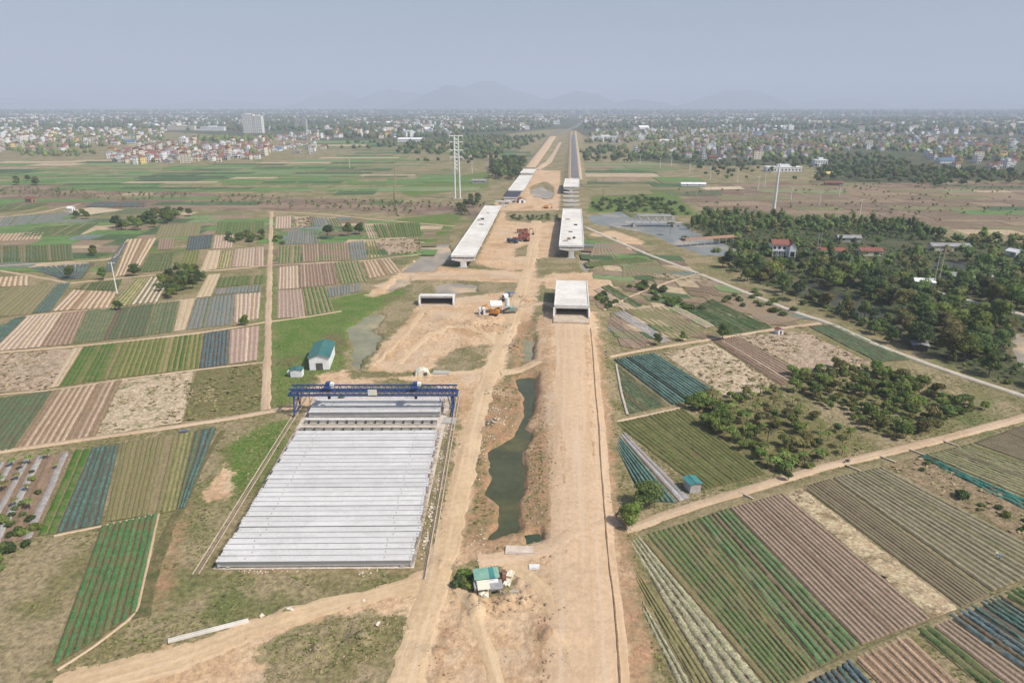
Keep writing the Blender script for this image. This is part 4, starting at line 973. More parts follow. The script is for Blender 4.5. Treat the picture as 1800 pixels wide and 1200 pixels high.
def box_culvert():
    a = gp(768,535); t = thing('box_culvert', 'low white concrete box culvert standing in bare earth', 'culvert', (a.x, a.y, 0), 0.0)
    w = 15.6; h = 3.6; d = 4.5
    MB().box(-w/2, w/2, 0, d, h-0.7, h).build('roof_slab', MATS['concrete_white'], t)
    for s in (-1, 1):
        m = MB(); xx = s*(w/2-0.35)
        m.prism(None, [Vector((xx-0.35, -1.8, 0)), Vector((xx-0.35, 0.0, 0)), Vector((xx-0.35, 0.0, h+0.3)), Vector((xx-0.35, -0.4, h+0.3)), Vector((xx-0.35, -1.8, 1.2))], [Vector((xx+0.35, -1.8, 0)), Vector((xx+0.35, 0.0, 0)), Vector((xx+0.35, 0.0, h+0.3)), Vector((xx+0.35, -0.4, h+0.3)), Vector((xx+0.35, -1.8, 1.2))])
        m.build('wing_wall', MATS['concrete_white'], t)
        MB().box(xx-0.33, xx+0.33, 0.01, d, 0, h-0.71).build('side_wall', MATS['concrete_grey'], t)
    MB().box(-w/2+0.8, w/2-0.8, -0.3, 0.15, h+0.004, h+0.5).build('head_wall', MATS['concrete_white'], t)
    MB().box(-w/2, w/2, d-0.4, d-0.02, 0, h-0.72).build('shade_wall', MATS['steel_and_shade'], t)  # dark panel closes the culvert and stands for the shade inside
    MB().box(-w/2+0.2, w/2-0.2, -3.2, -0.1, -0.1, 0.12).build('apron', MATS['rail_beam'], t)
box_culvert()

def deck_stack(px, z, w, d, h, mt, label):
    p = gp(px[0], px[1], z); t = thing('material_stack', label, 'stack', (p.x, p.y, z), random.uniform(-.3, .3))
    for i in range(3): MB().box(-w/2+random.uniform(-.1, .1), w/2, -d/2, d/2+random.uniform(-.1, .1), h*i/3+0.005, h*(i+1)/3-0.02).build('layer', MATS[mt], t)
for (x, y, z, w, d, h, mt, lb) in ((1000,421,ZR,2.0,1.6,1.2,'timber','brown timber stack near the open end of the viaduct beside the dyke road'), (1009,419,ZR,1.4,1.4,1.0,'steel_and_shade','dark steel stack beside the brown timber stack on the deck'), (994,424,ZR,3.0,1.0,.6,'concrete_grey','grey formwork stack at the open end of the right viaduct'), (1003,408,ZR,2.5,1.2,.5,'rebar','rusty bar stack midway along the right viaduct'), (1012,396,ZR,2.0,1.5,.8,'steel_and_shade','dark crate stack on the right viaduct beyond the bars'), (998,386,ZR,3.0,1.2,.6,'timber','plank stack on the far half of the right viaduct'),
        (848,386,ZL,2.4,1.5,1.0,'steel_and_shade','dark stack in the middle of the long viaduct'), (842,387,ZL,1.6,1.2,.6,'timber','small timber stack beside the dark stack on the long viaduct'), (846,395,ZL,3.0,1.0,.5,'rebar','rusty bar stack on the long viaduct'), (858,375,ZL,2.0,1.2,.6,'concrete_grey','grey formwork stack toward the far end of the long viaduct')):
    deck_stack((x, y), z, w, d, h, mt, lb)
for trk, w_, lb in (([(1030,1240),(1000,1130),(965,1050),(930,1010),(890,992)], 2.6, 'pale curved track from the embankment to the shabby hut'), ([(885,1240),(850,1130),(835,1070),(800,1020)], 2.4, 'faint pale track below the shabby hut'), ([(700,640),(740,600),(790,572),(850,582),(885,615)], 2.6, 'faint track looping through the bare earth left of the haul road'), ([(655,645),(715,585),(745,545)], 2.2, 'pale ridge track along the murky pond'), ([(860,652),(800,655),(700,664)], 2.5, 'pale track behind the gantry to the tarpaulin shelter')):
    ribbon('site_track', [(x, y, w_) for x, y in trk], 'haul_dirt', lb, 0.07, 0.6, True)

# ------------------------------------------------------------------ sheds and huts
surf('roof_green', (0.05,0.155,0.145), (0.04,0.13,0.125), 0.3, 1.2, (0.06,0.175,0.15), fine=0.12, rough=0.5)
surf('roof_mint', (0.21,0.37,0.29), (0.16,0.31,0.26), 0.4, 1.2, (0.28,0.42,0.36), fine=0.12, rough=0.55)
surf('roof_teal', (0.06,0.22,0.215), (0.05,0.19,0.185), 0.4, 1.2, fine=0.12, rough=0.5)
surf('roof_red', (0.24,0.10,0.075), (0.19,0.08,0.06), 0.3, 1.4, (0.29,0.15,0.115), fine=0.2)
surf('roof_grey', (0.30,0.30,0.31), (0.24,0.24,0.25), 0.3, 1.4, fine=0.15)
surf('roof_blue', (0.10,0.17,0.27), (0.08,0.14,0.23), 0.3, 1.4, fine=0.12)
surf('wall_white', (0.74,0.75,0.77), (0.67,0.68,0.69), 0.4, 1.5, fine=0.08)
surf('wall_cream', (0.66,0.61,0.51), (0.59,0.54,0.44), 0.4, 1.5, fine=0.08)
surf('wall_grey', (0.42,0.41,0.39), (0.35,0.34,0.32), 0.4, 1.5, fine=0.15)
surf('wall_yellow', (0.66,0.52,0.22), (0.58,0.45,0.18), 0.4, 1.5, fine=0.08)
surf('wall_brick', (0.34,0.20,0.14), (0.28,0.16,0.11), 0.4, 1.5, fine=0.2)
surf('window_and_shade', (0.035,0.045,0.055), (0.03,0.035,0.045), 0.4, 1.5, rough=0.25)
surf('tarp_white', (0.66,0.63,0.52), (0.57,0.54,0.43), 0.5, 1.5, fine=0.12)
surf('tarp_blue', (0.10,0.14,0.33), (0.09,0.12,0.28), 0.5, 1.5)
def gable_shed(name, label, cat, px, rz, w, d, hw, hr, wall, roof, over=0.35, door=True, windows=0, sheets=0, z=0.0):
    """ridge along local y; front gable at local y=0"""
    p = gp(*px); t = thing(name, label, cat, (p.x, p.y, z), rz)
    m = MB(); pr = [(-w/2, 0), (w/2, 0), (w/2, hw), (0, hw+hr), (-w/2, hw)]
    m.prism(None, [Vector((x, 0, zz)) for x, zz in pr], [Vector((x, d, zz)) for x, zz in pr]); m.build('wall', MATS[wall], t)
    th = 0.10
    for s in (-1, 1):
        e = w/2+over; ze = hw-hr*over/(w/2)
        if sheets:
            for i in range(sheets):                     # separate roofing sheets, laid with small laps
                y0 = -over+(d+2*over)*i/sheets; y1 = -over+(d+2*over)*(i+1)/sheets-0.02; lift = 0.012*(i % 2)
                m = MB(); a = [Vector((0, y, hw+hr+0.03+lift)) for y in (y0, y1)]; b = [Vector((s*e, y, ze+0.03+lift)) for y in (y0, y1)]
                q = [a[0], a[1], b[1], b[0]] if s < 0 else [a[0], b[0], b[1], a[1]]
                m.prism(None, q, [v+Vector((0, 0, th)) for v in q]); m.build('roof_sheet', MATS[roof], t)
        else:
            m = MB(); q = [Vector((0, -over, hw+hr+0.03)), Vector((0, d+over, hw+hr+0.03)), Vector((s*e, d+over, ze+0.03)), Vector((s*e, -over, ze+0.03))]
            m.prism(None, q, [v+Vector((0, 0, th)) for v in q]); m.build('roof', MATS[roof], t)
    MB().box(-0.15, 0.15, -over, d+over, hw+hr+0.08, hw+hr+0.2).build('ridge_cap', MATS[roof], t)
    if door: MB().box(-0.5*min(2.6, w*0.35), 0.5*min(2.6, w*0.35), -0.05, 0.02, 0, min(2.4, hw*0.85)).build('door', MATS['door_and_shade'], t)
    for i in range(windows):
        yy = d*(i+0.5)/windows
        for s in (-1, 1): MB().box(s*w/2-0.03, s*w/2+0.03, yy-0.6, yy+0.6, hw*0.4, hw*0.75).build('window', MATS['window_and_shade'], t)
    return t
gable_shed('storage_shed', 'long shed with dark green metal roof and white gable wall', 'shed', (562,650), 0.12, 6.4, 15.0, 4.4, 1.1, 'wall_white', 'roof_green', 0.5, True, 0, 10)
gable_shed('site_hut', 'small white hut with green roof next to the long green shed', 'hut', (521,663), 0.05, 3.6, 2.8, 2.4, 0.4, 'wall_white', 'roof_green', 0.25, False, 0)
p = gp(509,660); t = thing('water_tank', 'pale round water tank beside the small white hut', 'tank', (p.x, p.y, 0))
bm = bmesh.new(); bmesh.ops.create_uvsphere(bm, u_segments=14, v_segments=9, radius=0.8, matrix=Matrix.Translation((0, 0, 1.25)) @ Matrix.Scale(0.85, 4, (0, 0, 1)))
me = bpy.data.meshes.new('tank_body'); bm.to_mesh(me); bm.free(); me.materials.append(MATS['steel_white']); link('tank_body', me, t)
MB().box(-0.5, 0.5, -0.5, 0.5, 0, 0.65).build('stand', MATS['wall_grey'], t)
# field hut with teal roof
gable_shed('field_hut', 'small field hut with teal roof at the corner of the olive plot', 'hut', (1222,866), 0.25, 2.7, 3.2, 2.3, 0.25, 'wall_grey', 'roof_teal', 0.3, False, 0)
gable_shed('bank_hut', 'grey-roofed open hut beside the narrow concrete dyke road', 'hut', (1617,617), -0.4, 4.5, 5.5, 2.2, 0.5, 'door_and_shade', 'roof_grey', 0.6, False)  # solid dark walls stand for the shade under the open roof
gable_shed('roadside_hut', 'tiny hut with red roof at the bend of the narrow lane', 'hut', (1372,588), 0.3, 2.2, 2.4, 1.9, 0.4, 'wall_white', 'roof_red', 0.2)
# hut in the scrub at the track junction
def junction_hut():
    p = gp(858,1040); t = thing('site_office', 'shabby white hut with mint green roof and grey awning at the track junction', 'hut', (p.x, p.y, 0), 0.18, None, 0.86)
    MB().box(-2.4, 2.2, 0, 3.6, 0, 2.3).build('wall', MATS['wall_white'], t)
    for i in range(5):
        x0 = -2.7+i*1.08; m = MB(); q = [Vector((x0, 0.9, 2.62)), Vector((x0+1.06, 0.9, 2.62)), Vector((x0+1.06, 4.1, 3.0)), Vector((x0, 4.1, 3.0))]
        m.prism(None, q, [v+Vector((0, 0, 0.07)) for v in q]); m.build('roof_sheet', MATS['roof_mint' if i < 3 else 'roof_teal' if i == 3 else 'roof_mint'], t)
    m = MB(); q = [Vector((-2.3, -1.6, 2.0)), Vector((0.3, -1.6, 2.0)), Vector((0.3, 0.85, 2.45)), Vector((-2.3, 0.85, 2.45))]; m.prism(None, q, [v+Vector((0, 0, 0.06)) for v in q]); m.build('white_awning', MATS['tarp_white'], t)
    m = MB(); q = [Vector((0.4, -1.5, 1.7)), Vector((3.0, -1.5, 1.6)), Vector((3.0, 0.8, 2.2)), Vector((0.4, 0.8, 2.3))]; m.prism(None, q, [v+Vector((0, 0, 0.06)) for v in q]); m.build('grey_awning', MATS['roof_grey'], t)
    for x in (-2.2, 0.35, 2.9): MB().box(x-0.06, x+0.06, -1.5, -1.38, 0, 1.75).build('post', MATS['timber'], t)
    MB().box(-2.9, -2.42, -0.6, 2.0, 0, 1.9).build('side_panel', MATS['wall_grey'], t)
    MB().box(-0.6, 0.3, -0.05, 0.01, 0.1, 1.9).build('door', MATS['door_and_shade'], t)
    x = [('wash_basin', 'white round basin lying in the weeds by the shabby hut', (820,1031)), ]
    m = MB(); n = 14
    pb = gp(820,1031); o = thing('wash_basin', 'white round basin in the weeds by the shabby hut', 'basin', (pb.x, pb.y, 0.05))
    ring = lambda r, z: [Vector((r*math.cos(2*math.pi*i/n), r*math.sin(2*math.pi*i/n), z)) for i in range(n)]
    A, B, C = ring(0.45, 0), ring(0.75, 0.45), ring(0.6, 0.12)
    m = MB()
    for i in range(n):
        j = (i+1) % n; m.face([A[i], A[j], B[j], B[i]]); m.face([B[i], B[j], C[j], C[i]])
    m.face(C); m.build('bowl', MATS['steel_white'], o)
    for (x, y, w, d, h, mt, nm, lb) in ((894,1018,1.2,4.0,0.5,'tarp_white','tarpaulin_pile','crumpled pale tarpaulin heap beside the grey awning'), (852,1046,1.5,2.2,1.1,'tarp_white','covered_stack','small covered stack in front of the shabby hut'), (886,1015,0.7,2.6,0.9,'roof_red','rusty_drum_rack','rusty rack standing beside the shabby hut'), (895,1042,3.4,0.6,0.5,'concrete_grey','concrete_block','long concrete block lying below the shabby hut'), (862,1036,0.9,0.9,0.9,'steel_white','water_jar','square white water jar by the hut door')):
        q = gp(x, y); o = thing(nm, lb, nm.split('_')[-1], (q.x, q.y, 0), random.uniform(-0.4, 0.4))
        bm = bmesh.new(); bmesh.ops.create_cube(bm, size=1); bmesh.ops.subdivide_edges(bm, edges=bm.edges[:], cuts=3, use_grid_fill=True)
        for v in bm.verts:
            v.co.x *= w; v.co.y *= d; v.co.z = (v.co.z+0.5)*h
            if mt == 'tarp_white': v.co += Vector((random.uniform(-.12, .12), random.uniform(-.12, .12), random.uniform(-.2, .1) if v.co.z > 0.1 else 0))
        me = bpy.data.meshes.new('body'); bm.to_mesh(me); bm.free(); me.materials.append(MATS[mt]); link('body', me, o)
        MB().box(-w*0.45, w*0.45, -d*0.06, d*0.06, h*0.7, h+0.06).build('strap', MATS['timber'], o)
junction_hut()
# tarpaulin shelter by the gantry
def tarp_tent(px, rz, w, d, h, label):
    p = gp(*px); t = thing('tarpaulin_shelter', label, 'shelter', (p.x, p.y, 0), rz)
    m = MB(); n = 6
    prof = [(-w/2, 0), (-w*0.42, h*0.62), (-w*0.15, h*0.95), (w*0.1, h), (w*0.4, h*0.55), (w/2, 0)]
    ys = [0, d*0.33, d*0.66, d]
    for a, b in zip(ys, ys[1:]):
        for (x0, z0), (x1, z1) in zip(prof, prof[1:]):
            sa = 1-0.25*abs(a/d-0.5); sb = 1-0.25*abs(b/d-0.5); m.face([(x0, a, z0*sa), (x1, a, z1*sa), (x1, b, z1*sb), (x0, b, z0*sb)])
    for yy in (0, d):
        s = 1-0.125; m.face([(x, yy, z*s) for x, z in (prof if yy == 0 else prof[::-1])])
    m.build('canvas', MATS['tarp_white'], t)
    for s in (-0.3, 0.25): MB().bar((w*s, -0.04, 0), (w*s, -0.04, h*0.75), 0.06).build('pole', MATS['timber'], t)
    MB().box(w*0.05, w*0.3, -0.06, 0.02, 0, h*0.55).build('opening_shade', MATS['door_and_shade'], t)  # dark sheet on the canvas, painted shade of the tent mouth
tarp_tent((743,661), 0.2, 5.0, 3.6, 2.2, 'cream tarpaulin shelter on the grass behind the gantry')
for (x, y, w, d, mt, lb) in ((922,968,7.5,2.6,'rubble_pale','pale dusty concrete apron beside the square dark pond'), (776,655,5.6,3.2,'concrete_grey','grey concrete slab lying next to the cream tarpaulin shelter'), (944,997,3.0,1.5,'concrete_white','pale concrete slab at the embankment foot near the square pond'), (790,740,3.5,4.0,'concrete_grey','grey hardstanding slab beside the crane rail')):
    p = gp(x, y); t = thing('concrete_slab', lb, 'slab', (p.x, p.y, 0), random.uniform(-.2, .2))
    MB().box(-w/2, w/2, -d/2, d/2, 0, 0.28).build('slab_body', MATS[mt], t)
    MB().box(-w/2+0.3, w/2-0.5, -d/2+0.25, -d/2+0.33, 0.281, 0.3).build('joint_strip', MATS['steel_and_shade'], t)
a, b = gp(296,1128), gp(437,1092); rz, L = frame(a, b)
t = thing('concrete_drain', 'long pale concrete drain beam lying along the curved track', 'drain', (a.x, a.y, 0), rz)
MB().box(0, L, -0.3, -0.16, 0, 0.5).build('side_wall', MATS['concrete_deck'], t); MB().box(0, L, 0.16, 0.3, 0, 0.5).build('side_wall', MATS['concrete_deck'], t); MB().box(0, L, -0.158, 0.158, 0, 0.2).build('channel_floor', MATS['concrete_deck'], t)
p = gp(323,759); t = thing('blue_tarpaulin', 'small blue tarpaulin spread at the lane edge', 'tarpaulin', (p.x, p.y, 0.22), 0.2)
m = MB(); gridn = 6
for i in range(gridn):
    for j in range(3):
        f = lambda a, b_: (-1.2+a*0.4, -0.5+b_*0.33, 0.12*vnoise(a*0.9, b_*0.9, 4)+0.05)
        m.face([f(i, j), f(i+1, j), f(i+1, j+1), f(i, j+1)])
m.build('sheet', MATS['tarp_blue'], t); MB().box(-1.1, -0.9, -0.4, -0.2, 0.1, 0.3).build('weight_stone', MATS['concrete_grey'], t)
# rocks and broken concrete
surf('rubble_pale_rock', (0.62,0.55,0.46), (0.52,0.45,0.37), 0.6, 2.0, fine=0.15)
surf('rubble_brown', (0.36,0.26,0.18), (0.28,0.20,0.135), 0.6, 2.0, fine=0.2)
def rock_mesh(seed, mt):
    r = random.Random(seed); bm = bmesh.new(); bmesh.ops.create_icosphere(bm, subdivisions=1, radius=1)
    ax = [Vector((r.uniform(-1, 1), r.uniform(-1, 1), r.uniform(-1, 1))).normalized() for _ in range(6)]
    for v in bm.verts:
        k = min(1.0, min(0.55/max(0.2, v.co.normalized().dot(a)) for a in ax)); v.co = v.co*k; v.co.z = max(-0.25, v.co.z)*0.8
    me = bpy.data.meshes.new('rock'); bm.to_mesh(me); bm.free(); me.materials.append(MATS[mt]); return me
ROCKS = [rock_mesh(i, 'rubble_pale_rock') for i in range(4)]; ROCKSB = [rock_mesh(i+9, 'rubble_brown') for i in range(3)]
for (x, y, r, lb) in ((460,1082,0.55,'pale boulder by the curved track'), (506,1075,1.3,'long pale boulder mound below the girders'), (945,455,1.0,'boulder near the viaduct'), (640,1055,0.4,'small pale stone at the curved track edge'), (664,1096,0.6,'grey white stone in the scrub patch')):
    p = gp(x, y); o = link('boulder', random.choice(ROCKS), None, (p.x, p.y, 0.1)); o.scale = (r*1.3, r, r); o.rotation_euler = (0, 0, random.random()*6); tag(o, lb, 'boulder')
def rubble(name, spots, meshes, label, mat):
    """heaps of countless broken pieces: one object"""
    Vs, Fs, n, pts = [], [], 0, []
    src = []
    for me in meshes:
        v = np.array([tuple(q.co) for q in me.vertices]); f = np.array([tuple(p.vertices) for p in me.polygons]); src.append((v, f))
    for (x, y, sx, sy, cnt, r0, r1) in spots:
        c = gp(x, y)
        for _ in range(cnt):
            v, f = random.choice(src); r = random.uniform(r0, r1); a = random.random()*6.3
            px, py = c.x+random.gauss(0, sx), c.y+random.gauss(0, sy); pts.append((px, py)); R = np.array([[math.cos(a), -math.sin(a), 0], [math.sin(a), math.cos(a), 0], [0, 0, 1]])
            vv = (v*np.array([r*random.uniform(.7, 1.5), r, r*0.7])) @ R.T+np.array([px, py, r*0.1])
            Vs.append(vv); Fs.append(f+n); n += len(v)
    zz = terrain(np.array([p[0] for p in pts]), np.array([p[1] for p in pts]))
    for v, z in zip(Vs, zz): v[:, 2] += z
    return tag(link(name, fast_mesh(name, np.vstack(Vs), np.vstack(Fs), MATS[mat])), label, None, None, 'stuff')
rubble('rubble', [(780,760,0.5,3,40,.1,.35),(775,800,0.5,3,40,.1,.35),(768,850,0.4,3,45,.1,.35),(757,900,0.4,3,55,.1,.4),(748,950,0.3,2.5,55,.1,.35),(872,745,1.6,1.8,50,.2,.6),(868,720,2,1.2,30,.15,.5),(640,1005,.9,.5,25,.1,.3),(470,1003,5,.4,30,.1,.3),(872,690,2,4,25,.15,.4),(855,790,1,6,40,.1,.35),(845,960,.8,4,30,.1,.3),(790,740,1,4,50,.1,.4)], ROCKS, 'pale broken stone and concrete scattered about the site', 'rubble_pale_rock')
rubble('earth_clods', [(900,1080,9,8,80,.08,.25),(620,1130,8,5,80,.1,.35),(960,780,1,14,110,.12,.4),(945,880,1.2,8,80,.12,.4),(930,700,1,8,60,.12,.35),(1060,700,.6,16,80,.1,.3),(1090,950,.8,9,80,.1,.3),(770,590,8,9,70,.15,.5),(860,575,5,4,60,.2,.6),(905,605,3,8,60,.2,.6),(925,530,3,4,40,.2,.6),(880,1060,5,1.5,50,.15,.45),(960,1150,1.0,6,60,.1,.35),(770,1160,1.2,6,60,.1,.3)], ROCKSB, 'brown earth clods scattered over the bare ground', 'rubble_brown')

# ------------------------------------------------------------------ machines
surf('paint_red', (0.27,0.085,0.06), (0.22,0.07,0.055), 0.8, 3.0, (0.40,0.16,0.09), fine=0.15, rough=0.5)
surf('paint_orange', (0.55,0.22,0.04), (0.45,0.18,0.035), 0.8, 3.0, (0.42,0.24,0.12), fine=0.15, rough=0.5)
surf('paint_blue', (0.07,0.14,0.22), (0.06,0.12,0.19), 0.8, 3.0, fine=0.15, rough=0.5)
surf('rubber', (0.025,0.025,0.025), (0.035,0.032,0.03), 0.8, 3.0)
surf('cloth_blue', (0.16,0.24,0.42), (0.13,0.20,0.36), 2.0, 6.0); surf('skin', (0.45,0.28,0.20), (0.42,0.26,0.18), 2.0, 6.0); surf('straw_hat', (0.62,0.55,0.40), (0.55,0.48,0.34), 2.0, 6.0); surf('cloth_dark', (0.04,0.04,0.05), (0.05,0.05,0.06), 2.0, 6.0)
def wheel(t, x, y, z, r, w, name='wheel'):
    o = MB().bar((x, y-w/2, z), (x, y+w/2, z), r, n=14).build(name, MATS['rubber'], t)
    MB().bar((x, y-w/2-0.02, z), (x, y+w/2+0.02, z), r*0.5, n=10).build('rim', MATS['steel_white'], o)
def truck(px, rz, paint, label, group=None, mixer=False):
    p = gp(*px); t = thing('dump_truck' if not mixer else 'mixer_truck', label, 'truck', (p.x, p.y, tz(p.x, p.y)), rz, group)
    MB().box(-3.6, 3.4, -0.5, 0.5, 0.75, 1.1).build('chassis', MATS['steel_and_shade'], t)
    c = MB().box(1.7, 3.7, -1.2, 1.2, 0.8, 2.9, taper=0.08).build('cab', MATS[paint], t)
    MB().box(3.66, 3.72, -1.0, 1.0, 1.75, 2.6).build('windscreen', MATS['window_and_shade'], c)
    for s in (-1, 1):
        MB().box(2.2, 3.3, s*1.17-0.03, s*1.17+0.03, 1.8, 2.55).build('side_window', MATS['window_and_shade'], c)
    if mixer:
        m = MB(); n = 14; prof = [(-3.9, 0.55, 2.6), (-3.2, 0.9, 2.45), (-1.2, 1.25, 2.15), (0.8, 1.1, 1.95), (1.5, 0.5, 1.85)]
        for (xa, ra, za), (xb, rb_, zb) in zip(prof, prof[1:]):
            for i in range(n):
                a0, a1 = 2*math.pi*i/n, 2*math.pi*(i+1)/n
                m.face([(xa, ra*math.cos(a0), za+ra*math.sin(a0)), (xa, ra*math.cos(a1), za+ra*math.sin(a1)), (xb, rb_*math.cos(a1), zb+rb_*math.sin(a1)), (xb, rb_*math.cos(a0), zb+rb_*math.sin(a0))])
        m.build('drum', MATS['steel_white'], t); MB().box(-4.2, -3.5, -0.4, 0.4, 2.2, 3.2, taper=-0.1).build('hopper', MATS[paint], t)
    else:
        d = MB().box(-3.7, 1.5, -1.25, 1.25, 1.15, 1.3).build('bed_floor', MATS[paint], t)
        for s in (-1, 1): MB().box(-3.7, 1.5, s*1.25-0.05, s*1.25+0.05, 1.3, 2.5).build('bed_side', MATS[paint], t)
        MB().box(1.42, 1.52, -1.2, 1.2, 1.3, 2.8).build('bed_front', MATS[paint], t); MB().box(-3.72, -3.62, -1.2, 1.2, 1.3, 2.4).build('tailgate', MATS[paint], t)
        MB().box(-3.5, 1.3, -1.15, 1.15, 1.3, 1.75, taper=0.3).build('load', MATS['rubble_brown'], t)
    for x in (2.6, -1.6, -2.9):
        for s in (-1, 1): wheel(t, x, s*1.0, 0.52, 0.52, 0.4)
def excavator(px, rz, paint, label, s=1.0):
    p = gp(*px); t = thing('excavator', label, 'excavator', (p.x, p.y, tz(p.x, p.y)), rz, None, s)
    for q in (-1, 1):
        m = MB(); pr = [(-1.7, 0.15), (-1.9, 0.5), (-1.6, 0.9), (1.6, 0.9), (1.9, 0.5), (1.7, 0.15), (1.4, 0), (-1.4, 0)]
        m.prism(None, [Vector((x, q*1.1-0.3, z)) for x, z in pr], [Vector((x, q*1.1+0.3, z)) for x, z in pr]); m.build('track', MATS['rubber'], t)
    MB().box(-2.1, 1.2, -1.25, 1.25, 1.0, 1.55).build('turntable', MATS[paint], t)
    MB().box(-2.2, -0.6, -1.25, 1.25, 1.56, 2.4, taper=0.1).build('engine_housing', MATS[paint], t)
    c = MB().box(-0.2, 1.2, 0.25, 1.25, 1.56, 2.95, taper=0.06).build('cab', MATS[paint], t); MB().box(1.12, 1.2, 0.4, 1.1, 1.8, 2.7).build('windscreen', MATS['window_and_shade'], c)
    MB().bar((0.9, -0.1, 1.7), (3.0, -0.1, 4.2), 0.28).bar((3.0, -0.1, 4.2), (5.0, -0.1, 3.4), 0.24).build('boom', MATS[paint], t)
    MB().bar((5.0, -0.1, 3.5), (5.4, -0.1, 1.0), 0.2).build('stick', MATS[paint], t)
    m = MB(); pr = [(5.0, 1.1), (5.7, 1.0), (5.6, 0.3), (4.9, 0.1), (4.5, 0.6)]; m.prism(None, [Vector((x, -0.7, z)) for x, z in pr], [Vector((x, 0.5, z)) for x, z in pr]); m.build('bucket', MATS['steel_and_shade'], t)
truck((918,409), 0.1, 'paint_red', 'red dump truck in the far row of parked machines', None)
truck((911,424), 0.05, 'paint_red', 'red dump truck with its tail towards the blue truck')
truck((921,418), 0.4, 'paint_red', 'red dump truck in the middle of the parked machines')
truck((901,427), 2.6, 'paint_blue', 'dark blue truck at the end of the parked machines')
excavator((924,424), 2.4, 'paint_red', 'red excavator parked close beside the red trucks', 1.15)
excavator((925,414), 0.6, 'paint_red', 'red excavator standing behind the parked red trucks', 1.1)
excavator((868,558), 2.9, 'paint_orange', 'orange excavator at the small mixing plant', 1.0)
truck((889,527), 1.3, 'paint_blue', 'truck with blue cab and white drum near the mixing plant', None, True)
excavator((960,366), 0.2, 'paint_orange', 'orange excavator on the bare bank between the bridges', 0.95)
gable_shed('bank_hut', 'white hut with red roof on the bare bank between the bridges', 'hut', (918,357), 0.3, 6, 7, 3.2, 1.2, 'wall_white', 'roof_red', 0.5)
# mixing plant: canopy, bins, silo, cabin
def mixing_plant():
    p = gp(874,553); t = thing('mixing_plant', 'small concrete mixing plant with white canopy beside the haul road', 'mixing plant', (p.x, p.y, 0), 0.1)
    m = MB(); q = [Vector((-2.6, 1.5, 3.4)), Vector((2.4, 1.5, 3.4)), Vector((2.4, 6.0, 4.4)), Vector((-2.6, 6.0, 4.4))]; m.prism(None, q, [v+Vector((0, 0, 0.1)) for v in q]); m.build('canopy', MATS['steel_white'], t)
    for x in (-2.4, 2.2):
        for y, h in ((1.7, 3.4), (5.8, 4.3)): MB().bar((x, y, 0), (x, y, h), 0.1).build('post', MATS['steel_white'], t)
    for i in range(3): MB().box(3.2+i*1.9, 4.9+i*1.9, 1.0, 3.4, 0.8, 2.6, taper=-0.2).build('aggregate_bin', MATS['concrete_grey' if i != 1 else 'roof_mint'], t)
    m = MB(); m.bar((4.6, 4.6, 2.2), (4.6, 4.6, 6.0), 1.0, n=14).bar((4.6, 4.6, 1.0), (4.6, 4.6, 2.2), 0.25, n=14, r2=1.0); m.build('silo', MATS['steel_white'], t)
    for a in range(4): MB().bar((4.6+0.8*math.cos(a*1.57), 4.6+0.8*math.sin(a*1.57), 0), (4.6+0.8*math.cos(a*1.57), 4.6+0.8*math.sin(a*1.57), 2.4), 0.09).build('silo_leg', MATS['steel_and_shade'], t)
    MB().bar((2.0, 2.2, 0.8), (5.4, -0.6, 3.0), 0.3).build('conveyor', MATS['steel_and_shade'], t)
    MB().bar((-0.5, 3.5, 1.0), (1.6, 3.5, 1.6), 0.8, n=12).build('mixer_drum', MATS['paint_orange'], t)
    MB().box(-1.6, 1.5, 2.0, 4.8, 0, 0.9).build('plinth', MATS['rubble_brown'], t)
mixing_plant()
gable_shed('site_cabin', 'small white cabin with dark door left of the mixing plant', 'cabin', (848,553), 0.2, 2.6, 2.4, 2.4, 0.3, 'wall_white', 'wall_white', 0.1)
for (x, y, rz, lb) in ((900,522,0.4,'small purple awning stall near the mixing plant'),):
    p = gp(x, y); t = thing('awning_stall', lb, 'stall', (p.x, p.y, 0), rz)
    MB().box(-1.5, 1.5, -1, 1, 2.0, 2.1).build('awning', MATS['tarp_blue'], t)
    for sx in (-1.4, 1.4):
        for sy in (-0.9, 0.9): MB().bar((sx, sy, 0), (sx, sy, 2.0), 0.05).build('post', MATS['steel_white'], t)
def motorbike(px, rz, label, mt='paint_red'):
    p = gp(*px); t = thing('motorbike', label, 'motorbike', (p.x, p.y, 0.26), rz)
    for x in (-0.62, 0.62): wheel(t, x, 0, 0.3, 0.3, 0.12)
    MB().box(-0.5, 0.35, -0.14, 0.14, 0.35, 0.72, taper=0.05).build('body', MATS[mt], t); MB().box(-0.75, 0.1, -0.15, 0.15, 0.725, 0.86, taper=0.04).build('seat', MATS['rubber'], t)
    MB().bar((0.62, 0, 0.3), (0.42, 0, 1.0), 0.05).bar((0.42, -0.35, 1.02), (0.42, 0.35, 1.02), 0.025).build('handlebar', MATS['steel_and_shade'], t)
    MB().box(0.42, 0.56, -0.12, 0.12, 0.75, 0.95).build('headlamp', MATS['steel_white'], t)
motorbike((1489,814), 0.35, 'motorbike parked on the earth lane above the ploughed fields', 'cloth_dark'); motorbike((1086,907), 1.2, 'motorbike parked by the round tree at the lane mouth', 'paint_blue'); motorbike((1066,622), 0.9, 'blue motorbike parked at the top corner of the teal plot', 'tarp_blue')
